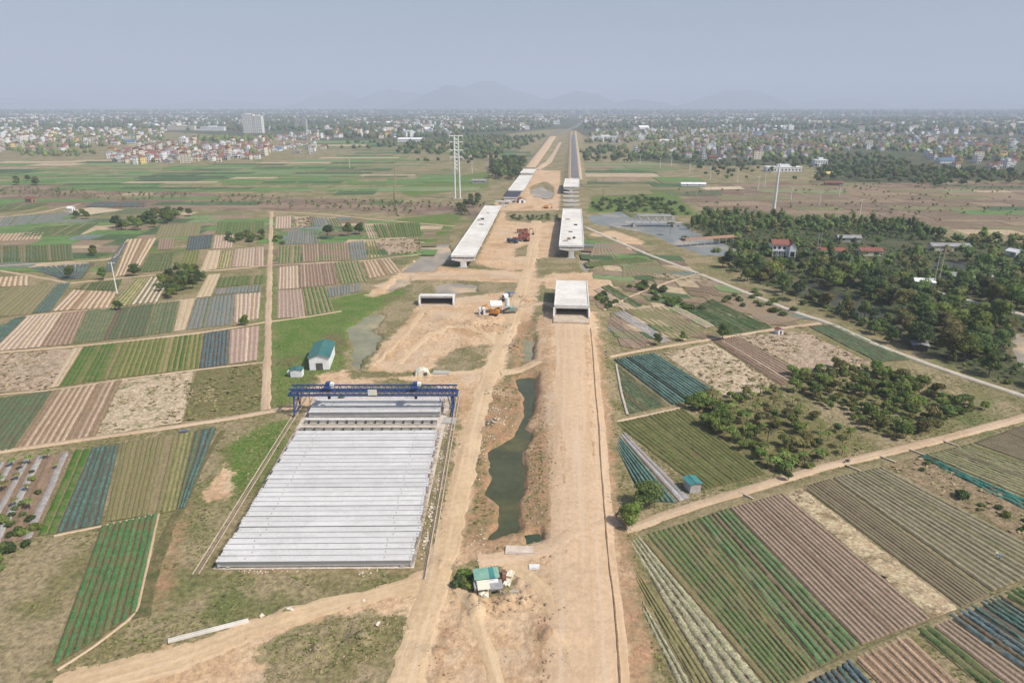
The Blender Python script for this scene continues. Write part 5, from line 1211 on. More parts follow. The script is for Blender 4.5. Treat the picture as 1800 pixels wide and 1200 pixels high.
def farmer(px, rz, label):
    p = gp(*px); t = thing('person', label, 'person', (p.x, p.y, 0.14), rz)
    me = bpy.data.meshes.new('body'); J = [(0,0,.88),(0.22,0,1.02),(0.46,0,1.10),(0.60,0,1.12),(0.70,0,1.12),(0.0,.11,.86),(0.07,.14,.48),(-0.02,.14,.08),(0.12,.15,.04),(0.0,-.11,.86),(0.07,-.14,.48),(-0.02,-.14,.08),(0.12,-.15,.04),(0.47,.2,1.04),(0.58,.22,.78),(0.70,.18,.54),(0.47,-.2,1.04),(0.58,-.22,.78),(0.72,-.16,.54)]
    E_ = [(0,1),(1,2),(2,3),(3,4),(0,5),(5,6),(6,7),(7,8),(0,9),(9,10),(10,11),(11,12),(2,13),(13,14),(14,15),(2,16),(16,17),(17,18)]
    R_ = [.15,.15,.16,.07,.10,.11,.08,.055,.05,.11,.08,.055,.05,.08,.055,.04,.08,.055,.04]
    me.from_pydata(J, E_, []); o = link('body', me, t); me.materials.append(MATS['cloth_blue'])
    md = o.modifiers.new('skin', 'SKIN'); 
    for v, r in zip(me.skin_vertices[0].data, R_): v.radius = (r, r)
    me.skin_vertices[0].data[0].use_root = True; o.modifiers.new('sub', 'SUBSURF').levels = 1
    m = MB(); n = 14; c = Vector((0.76, 0, 1.16)); ap = c+Vector((0.07, 0, 0.26))
    for i in range(n):
        a0, a1 = 2*math.pi*i/n, 2*math.pi*(i+1)/n; m.face([c+Vector((0.05*math.cos(a0), .32*math.sin(a0), 0))+Vector((.3*math.cos(a0), 0, -.08*math.cos(a0))), c+Vector((0.05*math.cos(a1), .32*math.sin(a1), 0))+Vector((.3*math.cos(a1), 0, -.08*math.cos(a1))), ap])
    m.build('conical_hat', MATS['straw_hat'], t)
    bm = bmesh.new(); bmesh.ops.create_uvsphere(bm, u_segments=10, v_segments=8, radius=0.12, matrix=Matrix.Translation((0.78, 0, 1.12))); hm = bpy.data.meshes.new('head'); bm.to_mesh(hm); bm.free(); hm.materials.append(MATS['skin']); link('head', hm, t)
farmer((1757,984), 2.3, 'person in blue clothes and conical hat bending over the striped plot')
# plank crossings over the ditch
for i, (x, y) in enumerate(((1312,872),(1500,824),(1560,808),(1612,796),(1670,780))):
    p = gp(x, y); t = thing('plank_bridge', 'pale concrete plank laid across the grassy ditch', 'footbridge', (p.x, p.y, 0.22), -0.95, 'planks over the ditch')
    MB().box(-1.9, 1.9, -0.22, 0.0, 0, 0.14).build('plank', MATS['rail_beam'], t); MB().box(-1.9, 1.9, 0.02, 0.24, 0.01, 0.15).build('plank', MATS['rail_beam'], t)

# ------------------------------------------------------------------ pylons and poles
def twin_pylon():
    p = gp(804.5,350); hgt = 57.0; t = thing('lattice_pylon', 'tall white twin-mast power pylon with cross arms on the plain', 'pylon', (p.x, p.y, 0))
    for s in (-1, 1): MB().bar((s*2.3, 0, 0), (s*1.9, 0, hgt), 0.75, n=8, r2=0.5).build('mast', MATS['steel_white'], t)
    m = MB(); n = 9; z0 = 26; dz = (hgt-z0-2)/n
    for i in range(n):
        for s in (-1, 1): m.bar((-2.0*s, 0, z0+i*dz), (2.0*s, 0, z0+(i+1)*dz), 0.3)
    m.build('lattice_bracing', MATS['steel_white'], t)
    for z in (hgt-0.5, hgt-13, hgt-19.5, hgt-6):
        MB().bar((-6.2, 0, z), (6.2, 0, z), 0.38, r2=0.38).build('cross_arm', MATS['steel_white'], t)
        for x in (-6, 6): MB().bar((x, 0, z-2.0), (x, 0, z), 0.2).build('insulator', MATS['steel_white'], t)
    MB().box(-4, 4, -2, 2, -0.3, 0.6).build('footing', MATS['concrete_grey'], t)
twin_pylon()
def mono_pole(px, hgt, r, label, arms=3, mat='steel_white', group=None, al=3.0, name='power_pole', base=True):
    p = gp(*px); t = thing(name, label, 'pole', (p.x, p.y, 0), random.uniform(-.4, .4), group)
    MB().bar((0, 0, 0), (0, 0, hgt), r, n=10, r2=r*0.55).build('mast', MATS[mat], t)
    for i in range(arms):
        z = hgt*(0.97-0.09*i); MB().bar((-al, 0, z), (al, 0, z), r*0.25).build('cross_arm', MATS[mat], t)
        for x in (-al, al): MB().bar((x, 0, z-0.5), (x, 0, z+0.25), r*0.3, n=6).build('insulator', MATS[mat], t)
    if base: MB().box(-r*2, r*2, -r*2, r*2, -0.2, 0.3).build('footing', MATS['concrete_grey'], t)
mono_pole((1359,382), 41, 1.1, 'tall white tubular pylon above the wooded river bank', 0)
mono_pole((206,516), 15.0, 0.28, 'white concrete pole standing among the west plots', 1, 'steel_white', None, 1.2)
for i, (x, y, h) in enumerate(((1648,505,19),(1640,506,21),)): mono_pole((x, y), h, 0.32, ['pale concrete pole by the start of the pale road', 'darker concrete pole beside the pale road pole'][i], 2, ['rail_beam', 'concrete_grey'][i], None, 1.4)
for (x, y) in ((1435,447),(1440,446)): mono_pole((x, y), 13, 0.25, 'slim grey pole of the pair near the white house', 0, 'concrete_grey', 'twin poles near the white house')
far_poles = [(1248,318,16),(1296,322,16),(1332,335,14),(1344,330,14),(1390,352,12),(1440,362,12),(1511,380,13),(1475,345,11),(1160,296,14),(1180,292,14),(830,305,16),(615,296,12),(1125,288,13),(1212,305,12)]
for (x, y, h) in far_poles: mono_pole((x, y), h, 0.3, 'slim pale power pole on the far plain', 1, 'steel_white', 'power poles on the far plain', 1.6)
# steel truss bridge over the river
def truss_bridge():
    a, b = gp(1113,391,2.0), gp(1186,391,2.0); rz, L = frame(a, b); t = thing('truss_bridge', 'old grey steel truss bridge over the river', 'bridge', (a.x, a.y, 0), rz)
    surf('truss_grey', (0.40,0.42,0.44), (0.34,0.36,0.38), 0.5, 2.0, rough=0.6); z0, z1 = 2.2, 7.2; n = 10
    MB().box(-6, L+6, -2.6, 2.6, 1.7, 2.1).build('deck', MATS['concrete_grey'], t)
    for yy in (-2.9, 2.9):
        m = MB().bar((0, yy, z0), (L, yy, z0), 0.4).bar((L/n, yy, z1), (L-L/n, yy, z1), 0.4); ch = m.build('truss_chord', MATS['truss_grey'], t); m = MB()
        for i in range(n):
            xa, xb = L*i/n, L*(i+1)/n
            if i % 2 == 0: m.bar((xa, yy, z0), (xb, yy, z1), 0.32)
            else: m.bar((xa, yy, z1), (xb, yy, z0), 0.32)
            if 0 < i: m.bar((xa, yy, z0), (xa, yy, z1), 0.2)
        m.build('truss_web', MATS['truss_grey'], ch)
    for x in (0.5, L-0.5): MB().box(x-1.2, x+1.2, -3.6, 3.6, -3, 1.69).build('abutment', MATS['wall_grey'], t)
truss_bridge()
a, b = gp(1195,432), gp(1300,424); rz, L = frame(a, b)
t = thing('roofed_jetty', 'long low shelter with red roof and white posts by the river', 'shelter', (a.x, a.y, 0), rz)
m = MB(); q = [Vector((0, -2, 3.2)), Vector((L, -2, 3.2)), Vector((L, 2, 4.0)), Vector((0, 2, 4.0))]; m.prism(None, q, [v+Vector((0, 0, 0.15)) for v in q]); m.build('roof', MATS['wall_brick'], t)
for i in range(9): MB().bar((1+i*(L-2)/8, -1.8, -0.2), (1+i*(L-2)/8, -1.8, 3.2), 0.18).build('post', MATS['wall_white'], t)

# ------------------------------------------------------------------ houses
def house_parts(w, d, floors, roof, seed=0):
    """returns wall builder (walls + inset windows) and roof builder; front at local y=-d/2"""
    r = random.Random(seed); h = floors*3.3+0.4; m = MB(); m.box(-w/2, w/2, -d/2, d/2, -0.3, h)
    for f in range(floors):
        z = f*3.3+1.1
        nx = max(1, int(w/2.4))
        for i in range(nx):
            x = -w/2+w*(i+0.5)/nx
            for yy in (-d/2-0.04, d/2+0.04):
                if f == 0 and i == nx//2 and yy < 0: m.box(x-0.8, x+0.8, yy-0.02, yy+0.06, 0, 2.4, 1)
                else: m.box(x-0.55, x+0.55, yy-0.02, yy+0.06, z, z+1.5, 1)
        ny = max(1, int(d/4))
        for i in range(ny):
            y = -d/2+d*(i+0.5)/ny
            for xx in (-w/2-0.04, w/2+0.04): m.box(xx-0.03, xx+0.03, y-0.5, y+0.5, z, z+1.4, 1)
        if f > 0: m.box(-w/2-0.05, w/2+0.05, -d/2-1.0, -d/2-0.001, f*3.3-0.1, f*3.3+0.12); m.box(-w/2-0.05, w/2+0.05, -d/2-1.0, -d/2-0.92, f*3.3+0.121, f*3.3+0.9)
    R = MB(); o = 0.5
    if roof == 'gable':
        rh = w*0.30
        for s in (-1, 1):
            q = [Vector((0, -d/2-o, h+rh)), Vector((0, d/2+o, h+rh)), Vector((s*(w/2+o), d/2+o, h-0.15)), Vector((s*(w/2+o), -d/2-o, h-0.15))]
            R.prism(None, q, [v+Vector((0, 0, 0.15)) for v in q])
        for yy in (-d/2+0.01, d/2-0.01): m.face([(-w/2, yy, h+0.001), (w/2, yy, h+0.001), (0, yy, h+rh-0.1)])
    elif roof == 'hip':
        rh = min(w, d)*0.32; k = max(0, (d-w)/2); B = [Vector((-w/2-o, -d/2-o, h)), Vector((w/2+o, -d/2-o, h)), Vector((w/2+o, d/2+o, h)), Vector((-w/2-o, d/2+o, h))]; T = [Vector((0, -k, h+rh)), Vector((0, k, h+rh))]
        R.face([B[0], B[1], T[0]]); R.face([B[1], B[2], T[1], T[0]]); R.face([B[2], B[3], T[1]]); R.face([B[3], B[0], T[0], T[1]]); R.face(B[::-1])
    else:
        R.box(-w/2-0.2, w/2+0.2, -d/2-0.3, d/2+0.2, h, h+0.25); R.box(-w/2+0.3, w/2-0.3, 0, d/2-0.4, h+0.251, h+2.4); R.box(-w/2+0.1, w/2-0.1, -0.4, d/2-0.1, h+2.401, h+2.6)
    return m, R
WALLS = ['wall_white', 'wall_white', 'wall_cream', 'wall_grey', 'wall_yellow', 'wall_brick']; ROOFS = ['roof_red', 'roof_red', 'roof_grey', 'wall_white', 'roof_blue', 'roof_green']
ROOFWORD = {'roof_red': 'red', 'roof_grey': 'grey', 'wall_white': 'white', 'roof_blue': 'blue', 'roof_green': 'green'}; WALLWORD = {'wall_white': 'white', 'wall_cream': 'cream', 'wall_grey': 'grey', 'wall_yellow': 'yellow', 'wall_brick': 'brick'}
SHAPEWORD = {'gable': 'gabled', 'hip': 'hipped', 'flat': 'flat'}
PROTO = []
specs = [(5,14,3,'flat','wall_white','wall_white'),(5,13,2,'gable','wall_white','roof_red'),(7,10,2,'hip','wall_cream','roof_red'),(5,15,4,'flat','wall_cream','roof_red'),(9,8,1,'gable','wall_white','roof_red'),(10,12,1,'gable','wall_grey','roof_grey'),(8,10,2,'hip','wall_white','roof_red'),(5,12,3,'gable','wall_yellow','roof_red'),(12,9,1,'gable','wall_cream','roof_red'),(6,12,2,'flat','wall_grey','roof_grey'),(14,26,1,'gable','wall_white','roof_blue'),(6,11,3,'hip','wall_white','roof_grey'),(7,9,1,'gable','wall_brick','roof_red'),(16,30,1,'gable','wall_white','wall_white')]
for i, (w, d, f, rf, wm, rm) in enumerate(specs):
    a, b = house_parts(w, d, f, rf, i); PROTO.append((a, b, a.mesh('wall', [MATS[wm], MATS['window_and_shade']]), b.mesh('roof', MATS[rm]), (w, d, f, rf, wm, rm)))
def far_zone_points(zone, n, seed, mind, clump=0):
    r = random.Random(seed); poly = [(p.x, p.y) for p in G(zone)]; xs = [p[0] for p in poly]; ys = [p[1] for p in poly]
    N = n*14; X = np.array([r.uniform(min(xs), max(xs)) for _ in range(N)]); Y = np.array([r.uniform(min(ys), max(ys)) for _ in range(N)])
    ok = sdf(poly, X, Y) > 0; out = []; cell = {}
    for x, y in zip(X[ok], Y[ok]):
        k = (int(x/mind), int(y/mind))
        if any((k[0]+a, k[1]+b) in cell for a in (-1, 0, 1) for b in (-1, 0, 1) if a == 0 or b == 0): continue
        if clump and fbm(x*clump, y*clump, 57) < 0.47: continue
        cell[k] = 1; out.append((x, y))
        if len(out) >= n: break
    return out
VILLAGES = [ # zone, count, spacing, heavy weights, place phrase
 ([(192,284),(198,268),(300,255),(330,248),(380,258),(470,245),(480,262),(470,280),(330,287),(240,290)], 230, 9, (3,6,5,3,4,1,6,1,2,1,.1,1.5,.6,.1), 'in the village beyond the paddies'),
 ([(470,268),(500,252),(560,256),(585,266),(540,272)], 18, 14, (2,2,2,1,3,2,2,0,2,1,1,1,1,.5), 'at the tail of the village beyond the paddies'),
 ([(-150,268),(-150,228),(60,226),(290,230),(292,248),(150,262),(120,270)], 330, 14, (3,4,5,3,3,1,5,1,1,1,1,2,.5,.6), 'in the dense western suburb'),
 ([(1112,268),(1130,255),(1190,246),(1330,235),(1560,236),(1700,246),(1960,250),(1960,292),(1660,300),(1620,268),(1500,262),(1420,276),(1250,285),(1150,280)], 560, 11, (3,5,4,2,5,1,6,1,2,1,.6,2,.6,.3), 'in the tree-shaded eastern village'),
 ([(480,248),(500,238),(570,234),(580,248)], 40, 18, (3,3,3,2,2,1,3,1,1,1,1,2,.5,.6), 'near the grey tower blocks'),
 ([(1030,252),(1040,232),(1180,228),(1330,230),(1180,244),(1110,252)], 110, 20, (4,3,3,3,2,1,3,1,1,1,1,2,.5,.6), 'by the end of the new highway'),
]
FARTOWN = [([(-300,226),(-300,204),(300,200),(640,200),(700,206),(560,232),(300,229)], 1400, 24), ([(560,236),(640,206),(990,200),(1000,210),(960,226),(800,240),(600,245)], 1000, 25),
           ([(1030,228),(1020,208),(1180,200),(1500,203),(1500,226),(1330,230),(1180,226)], 1100, 25), ([(1500,232),(1500,208),(2100,208),(2100,240),(1700,238)], 420, 30), ([(-300,204),(-300,196),(2100,194),(2100,206),(1000,200),(600,199)], 1500, 55)]
cands = []
for vi, (zone, n, sp, wts, place) in enumerate(VILLAGES):
    for (x, y) in far_zone_points(zone, n, 100+vi, sp):
        pi = random.choices(range(len(PROTO)), wts)[0]; cands.append((math.hypot(x, y)/PROTO[pi][4][0]**0.5, x, y, pi, place))
cands.sort(); HOUSE_SPOTS = []
for i, (dd, x, y, pi, place) in enumerate(cands):
    HOUSE_SPOTS.append((x, y, PROTO[pi][4]))
    rz = random.choice((0, 0, 0.1, math.pi/2, -0.15, math.pi, 0.25))+random.uniform(-.12, .12)
    if i < 300:
        w, d, f, rf, wm, rm = PROTO[pi][4]
        t = thing('house', '%s %s house with %s %s roof %s' % (['low', 'two-storey', 'three-storey', 'four-storey'][f-1], WALLWORD[wm], SHAPEWORD[rf], ROOFWORD[rm], place), 'house', (x, y, 0), rz, 'houses '+place, 1.0)
        link('wall', PROTO[pi][2], t); link('roof', PROTO[pi][3], t)
    else: cands[i] = cands[i]+(rz,)
town = cands[300:]
def join_town(name, items, label):
    V, F, MI, n = [], [], [], 0; mats = [MATS[k] for k in ('wall_white', 'wall_cream', 'wall_grey', 'roof_red', 'roof_grey', 'window_and_shade', 'roof_blue', 'wall_brick', 'wall_yellow', 'roof_green')]
    idx = {m.name: i for i, m in enumerate(mats)}; me = MB()
    for (x, y, pi, rz, s) in items:
        a, b, _1, _2, (w, d, f, rf, wm, rm) = PROTO[pi]; c, sn = math.cos(rz)*s, math.sin(rz)*s
        if s > 1.01 or math.hypot(x, y) > 2200:              # far off: plain bodies
            h = f*3.3*s; a = MB().box(-w/2, w/2, -d/2, d/2, -0.3, f*3.3)
        for bld, mi0 in ((a, idx[wm]), (b, idx[rm])):
            k = len(me.v); me.v += [(x+p[0]*c-p[1]*sn, y+p[0]*sn+p[1]*c, p[2]*s) for p in bld.v]
            me.f += [tuple(i+k for i in q) for q in bld.f]; me.mi += [idx['window_and_shade'] if q == 1 else mi0 for q in bld.mi]
    return tag(me.build(name, mats), label, None, None, 'stuff')
join_town('town_houses', [(x, y, pi, rz, 1.0) for (dd, x, y, pi, place, rz) in town], 'more houses of the villages, too small to tell apart')
for zi, (zone, n, sp) in enumerate(FARTOWN):
    items = []
    for (x, y) in far_zone_points(zone, n, 300+zi, sp*0.72, 0.0035):
        pi = random.choices(range(len(PROTO)), (5,3,3,4,1,1,3,1,1,2,1.2,2,.2,1.2))[0]; items.append((x, y, pi, random.uniform(-.4, .4)+random.choice((0, 1.57)), 1.02+random.random()*0.5))
        HOUSE_SPOTS.append((x, y, PROTO[pi][4]))
    join_town('distant_town', items, 'distant sprawl of pale houses below the hills')
# landmark buildings
def block(px, w, d, h, label, mat, cols, floors, name='tower_block', rz=0.0):
    p = gp(*px); t = thing(name, label, 'building', (p.x, p.y, 0), rz)
    MB().box(-w/2, w/2, -d/2, d/2, -0.5, h).build('wall', MATS[mat], t); MB().box(-w/2-0.3, w/2+0.3, -d/2-0.3, d/2+0.3, h, h+1.2).build('parapet', MATS[mat], t)
    MB().box(-w/6, w/6, -d/4, d/4, h+1.2, h+4).build('lift_house', MATS[mat], t)
    me = MB().box(-w/cols*0.2, w/cols*0.2, -0.12, 0.12, 0, h/floors*0.4).mesh('window', MATS['window_and_shade'])
    for i in range(cols):
        for f in range(floors): link('window', me, t, (-w/2+w*(i+0.5)/cols, -d/2-0.05, h*(f+0.25)/floors))
block((440,234), 34, 22, 54, 'pale grey tower block, taller half of the pair', 'concrete_white', 6, 11); block((457,234), 24, 22, 50, 'pale grey tower block, narrower half of the pair', 'concrete_white', 4, 11)
block((524,228), 18, 18, 34, 'grey unfinished tower block near the western suburb', 'wall_grey', 4, 8); block((536,228), 16, 18, 36, 'slim grey unfinished block next to the unfinished tower', 'wall_grey', 3, 8)
block((320,229), 95, 16, 14, 'long cream institutional block at the edge of town', 'wall_cream', 18, 3, 'long_block'); block((375,230), 80, 16, 12, 'long white block with many windows in town', 'wall_white', 16, 3, 'long_block')
block((1375,301), 46, 12, 5, 'low white sheds near the white pylon', 'wall_white', 10, 1, 'long_shed'); block((1440,292), 18, 12, 8, 'blue white warehouse near the eastern trees', 'wall_white', 5, 2, 'warehouse')
block((1735,222), 60, 16, 16, 'pale long block in the far east town', 'wall_cream', 12, 4, 'long_block'); block((325,258), 14, 12, 17, 'bright white church-like house standing above the village roofs', 'wall_white', 3, 4, 'tall_house'); block((1063,247), 60, 15, 9, 'long white factory by the highway end', 'wall_white', 12, 2, 'factory')
gable_shed('warehouse', 'white warehouse with shallow roof behind the paddies', 'warehouse', (745,250), 1.45, 26, 60, 7, 3, 'wall_white', 'wall_white', 0.5, False)
gable_shed('yellow_house', 'yellow-walled house beside the eastern trees', 'house', (1463,311), 1.2, 8, 12, 4, 2.2, 'wall_yellow', 'wall_yellow', 0.4)
# white villa by the river
def villa():
    p = gp(1375,452); t = thing('villa', 'white two-storey villa with dark red roof among the trees', 'house', (p.x, p.y, 0.5), -0.12)
    MB().box(-6, 3.0, 0, 8, 0, 6.6).build('wall', MATS['wall_white'], t); MB().box(3.001, 6.5, -2.4, 8, 0, 6.4).build('wing', MATS['wall_white'], t)
    m = MB(); q = [Vector((-6.5, -0.6, 6.5)), Vector((3.4, -0.6, 6.5)), Vector((3.4, 4, 9.0)), Vector((-6.5, 4, 9.0))]; m.prism(None, q, [v+Vector((0, 0, .15)) for v in q])
    q = [Vector((-6.5, 8.6, 6.5)), Vector((-6.5, 4, 9.0)), Vector((3.4, 4, 9.0)), Vector((3.4, 8.6, 6.5))]; m.prism(None, q, [v+Vector((0, 0, .15)) for v in q]); m.build('main_roof', MATS['roof_red'], t)
    m = MB(); pr = [(3.0, 6.41), (6.5, 6.41), (4.75, 8.6)]; m.prism(None, [Vector((x, -2.4, z)) for x, z in pr], [Vector((x, 8, z)) for x, z in pr]); m.build('gable_wall', MATS['wall_white'], t)
    for s in (-1, 1):
        m = MB(); q = [Vector((4.75, -2.9, 8.75)), Vector((4.75, 8.4, 8.75)), Vector((4.75+s*2.3, 8.4, 6.2)), Vector((4.75+s*2.3, -2.9, 6.2))]; m.prism(None, q, [v+Vector((0, 0, .14)) for v in q]); m.build('gable_roof', MATS['roof_red'], t)
    for x in (-4.8, -2.2, 0.6):
        for z in (0.9, 4.1): w = MB().box(x-0.7, x+0.7, -0.06, 0.03, z, z+1.6).build('window', MATS['window_and_shade'], t)
    MB().box(-6, 3, -1.3, -0.01, 3.2, 3.4).build('balcony', MATS['wall_white'], t); MB().box(-6, 3, -1.3, -1.2, 3.401, 4.0).build('balustrade', MATS['wall_white'], t)
    MB().box(3.6, 5.9, -2.46, -2.38, 0.3, 3.2).build('porch_shade', MATS['window_and_shade'], t)  # flat dark panel in place of a porch, its shade put into colour
    for x in (-5.8, -2.8, 0.2, 2.8): MB().box(x-0.14, x+0.14, -1.3, -1.02, 0, 3.199).build('column', MATS['wall_white'], t)
villa()
for (x, y, w, d, rz, wl_, rf, lb) in ((1484,448,8,16,1.5,'wall_cream','roof_red','long cream cottage with red roof in the woods'), (1546,448,8,12,1.5,'wall_cream','roof_red','short cream cottage with red roof east of the long cottage'), (1510,425,5,14,1.5,'wall_grey','roof_grey','low grey-roofed shed above the red-roofed cottages'), (1740,498,7,20,1.2,'wall_white','roof_grey','long pale shed with grey roof past the woodland pond'), (1700,440,6,22,1.5,'wall_cream','roof_grey','pale low building behind the woodland pond'), (1640,505,5,9,1.4,'wall_white','wall_white','small white shed at the start of the pale road'), (1790,452,5,6,0.3,'wall_white','wall_white','small bright white hut at the wood edge'), (855,322,6,16,1.5,'wall_grey','roof_grey','low grey shed left of the shorter viaduct'), (1480,326,9,18,1.3,'wall_brick','roof_red','brown shed on the heath edge'), (1240,328,3,26,1.5,'wall_white','wall_white','long low white wall shed on the plain'),(60,355,5,7,1.3,'wall_brick','roof_red','small red-roofed hut beside the dyke'),(130,372,3,5,1.3,'wall_white','wall_white','tiny white hut among the far west plots')):
    gable_shed('cottage' if 'cottage' in lb else 'low_shed' if 'hut' not in lb else 'small_hut', lb, 'hut' if 'hut' in lb else 'shed' if 'shed' in lb else 'house', (x, y), rz, w, d, 3.0, 1.3, wl_, rf, 0.5, True, 2 if d > 10 else 0)

# ------------------------------------------------------------------ trees
def leaf_mat(name, c1, c2, c3):
    m = surf(name, c1, c2, 0.45, 2.5, c3, fine=0.45, objrand=0.34, rough=0.75)
    nt = m.node_tree; b = nt.nodes['Principled BSDF']; b.inputs['Specular IOR Level'].default_value = 0.15
    tr = nt.nodes.new('ShaderNodeBsdfTranslucent'); mx = nt.nodes.new('ShaderNodeMixShader'); mx.inputs[0].default_value = 0.30   # thin leaves let light through
    nt.links.new(b.inputs['Base Color'].links[0].from_socket, tr.inputs['Color']); nt.links.new(b.outputs[0], mx.inputs[1]); nt.links.new(tr.outputs[0], mx.inputs[2])
    nt.links.new(mx.outputs[0], [n for n in nt.nodes if n.type == 'OUTPUT_MATERIAL'][0].inputs['Surface'])
    return m
leaf_mat('leaf_dark', (0.074,0.110,0.043), (0.110,0.148,0.058), (0.056,0.084,0.038))
leaf_mat('leaf_mid', (0.106,0.152,0.048), (0.155,0.200,0.066), (0.080,0.115,0.043))
leaf_mat('leaf_bright', (0.140,0.198,0.048), (0.195,0.240,0.066), (0.102,0.145,0.038))
leaf_mat('leaf_olive', (0.150,0.148,0.055), (0.195,0.180,0.068), (0.098,0.110,0.042))
surf('bark', (0.20,0.15,0.105), (0.15,0.11,0.08), 1.5, 5.0)
def crown_arrays(seed, rx, rz, zc, n, leaf, lobes=7, core=True):
    r = np.random.default_rng(seed); L = []
    for i in range(lobes):
        a = r.random()*6.283; q = r.random()**0.6*0.55*rx; L.append((q*math.cos(a), q*math.sin(a), zc+(r.random()-0.45)*rz*0.9, rx*(0.42+0.25*r.random()), rz*(0.42+0.25*r.random())))
    L.append((0, 0, zc, rx*0.6, rz*0.7)); L = np.array(L)
    k = r.integers(0, len(L), n); d = r.normal(size=(n, 3)); d /= np.linalg.norm(d, axis=1)[:, None]; d[:, 2] = np.where(d[:, 2] < -0.35, -d[:, 2], d[:, 2])
    rad = 0.62+0.42*r.random(n)**0.5
    C = np.stack([L[k, 0]+d[:, 0]*L[k, 3]*rad, L[k, 1]+d[:, 1]*L[k, 3]*rad, L[k, 2]+d[:, 2]*L[k, 4]*rad], 1)
    nrm = d+r.normal(size=(n, 3))*0.55+np.array([0, 0, 0.35]); nrm /= np.linalg.norm(nrm, axis=1)[:, None]
    t = np.cross(nrm, r.normal(size=(n, 3))); t /= np.linalg.norm(t, axis=1)[:, None]+1e-9; b = np.cross(nrm, t)
    s = (leaf*(0.6+0.8*r.random(n)))[:, None]; e = nrm*(s*0.25)
    V = np.stack([C-t*s, C-b*s*0.6-e, C+t*s, C+b*s*0.6-e], 1).reshape(-1, 3); F = np.arange(4*n).reshape(-1, 4)
    if core:
        u, v = np.meshgrid(np.linspace(0, 2*math.pi, 9)[:-1], np.linspace(0.12, math.pi-0.12, 6)); u = u.ravel(); v = v.ravel()
        for l in L:
            w = 0.66*(1+0.25*(r.random(len(u))-0.5)); P = np.stack([l[0]+l[3]*w*np.sin(v)*np.cos(u), l[1]+l[3]*w*np.sin(v)*np.sin(u), l[2]+l[4]*w*np.cos(v)], 1)
            i, j = np.meshgrid(np.arange(5), np.arange(8), indexing='ij'); Q = np.stack([i*8+j, (i+1)*8+j, (i+1)*8+(j+1) % 8, i*8+(j+1) % 8], -1).reshape(-1, 4)
            F = np.vstack([F, Q+len(V)]); V = np.vstack([V, P])
    return V, F
def trunk_mb(seed, h, r0, rx, limbs=4):
    r = random.Random(seed); m = MB(); m.bar((0, 0, -0.2), (0.05, 0.03, h*0.75), r0, n=6, r2=r0*0.55)
    for i in range(limbs):
        a = i*6.283/limbs+r.random(); z = h*(0.4+0.3*r.random()); m.bar((0.03, 0.02, z), (rx*0.55*math.cos(a), rx*0.55*math.sin(a), z+h*0.35), r0*0.45, n=5, r2=r0*0.15)
    return m
TP = {}
def proto(kind, var, rx, rz, zc, n, leaf, mat, h, r0, lobes=7):
    V, F = crown_arrays(hash((len(TP), 5)) % 9999+len(TP)*13, rx, rz, zc, n, leaf, lobes)
    TP.setdefault(kind, []).append((fast_mesh('crown', V, F, MATS[mat]), trunk_mb(len(TP)*7+var, h, r0, rx).mesh('trunk', MATS['bark'])))
for i, mt in enumerate(('leaf_dark', 'leaf_mid', 'leaf_olive', 'leaf_mid', 'leaf_dark', 'leaf_bright')): proto('broad', i, 3.4+0.3*(i % 3), 2.6+0.3*(i % 2), 4.6, 900, 0.36, mt, 4.4, 0.22, 7+i % 3)
for i, mt in enumerate(('leaf_bright', 'leaf_mid')): proto('round', i, 3.5, 3.0, 4.0, 2600, 0.26, mt, 4.0, 0.25, 9)
for i, mt in enumerate(('leaf_mid', 'leaf_bright', 'leaf_bright', 'leaf_olive', 'leaf_bright')): proto('orchard', i, 1.7, 1.3, 1.9, 420, 0.25, mt, 1.8, 0.09, 5)
for i, mt in enumerate(('leaf_bright', 'leaf_mid', 'leaf_dark')): proto('bush', i, 1.6, 0.9, 0.8, 380, 0.25, mt, 0.9, 0.07, 5)
for i, mt in enumerate(('leaf_bright', 'leaf_mid')): proto('bamboo', i, 2.2, 4.2, 5.0, 900, 0.36, mt, 5, 0.16, 8)
def papaya_mesh(seed, mat, n=11, L=1.5, h=2.6):
    r = random.Random(seed); m = MB()
    for i in range(n):
        a = 6.283*i/n+r.uniform(-.2, .2); up = r.uniform(0.1, 0.8); d = Vector((math.cos(a), math.sin(a), up)).normalized(); s = Vector((-math.sin(a), math.cos(a), 0)); l = L*r.uniform(.7, 1.15)
        c0 = Vector((0, 0, h)); c1 = c0+d*l*0.5; c2 = c1+Vector((d.x, d.y, -0.35))*l*0.35; c3 = c2+Vector((d.x, d.y, -1.0))*l*0.3; w = 0.32*L/1.5
        for (p, wp), (q, wq) in zip(((c0, 0.05), (c1, w), (c2, w*1.1)), ((c1, w), (c2, w*1.1), (c3, 0.04))): m.face([p-s*wp, q-s*wq, q+s*wq, p+s*wp])
    tk = MB().bar((0, 0, -0.2), (0, 0, h), 0.11, n=6, r2=0.07)
    return m.mesh('crown', MATS[mat]), tk.mesh('trunk', MATS['bark'])
TP['papaya'] = [papaya_mesh(1, 'leaf_bright'), papaya_mesh(2, 'leaf_olive', 13, 1.7, 2.9), papaya_mesh(3, 'leaf_bright', 9, 1.3, 2.2)]
TP['palm'] = [papaya_mesh(5, 'leaf_dark', 14, 3.2, 9.5)]
CATS = {'broad': ('broadleaf_tree', 'tree'), 'round': ('round_tree', 'tree'), 'orchard': ('orchard_tree', 'tree'), 'bush': ('bush', 'bush'), 'bamboo': ('bamboo_clump', 'bamboo'), 'papaya': ('papaya_tree', 'tree'), 'palm': ('palm_tree', 'palm')}
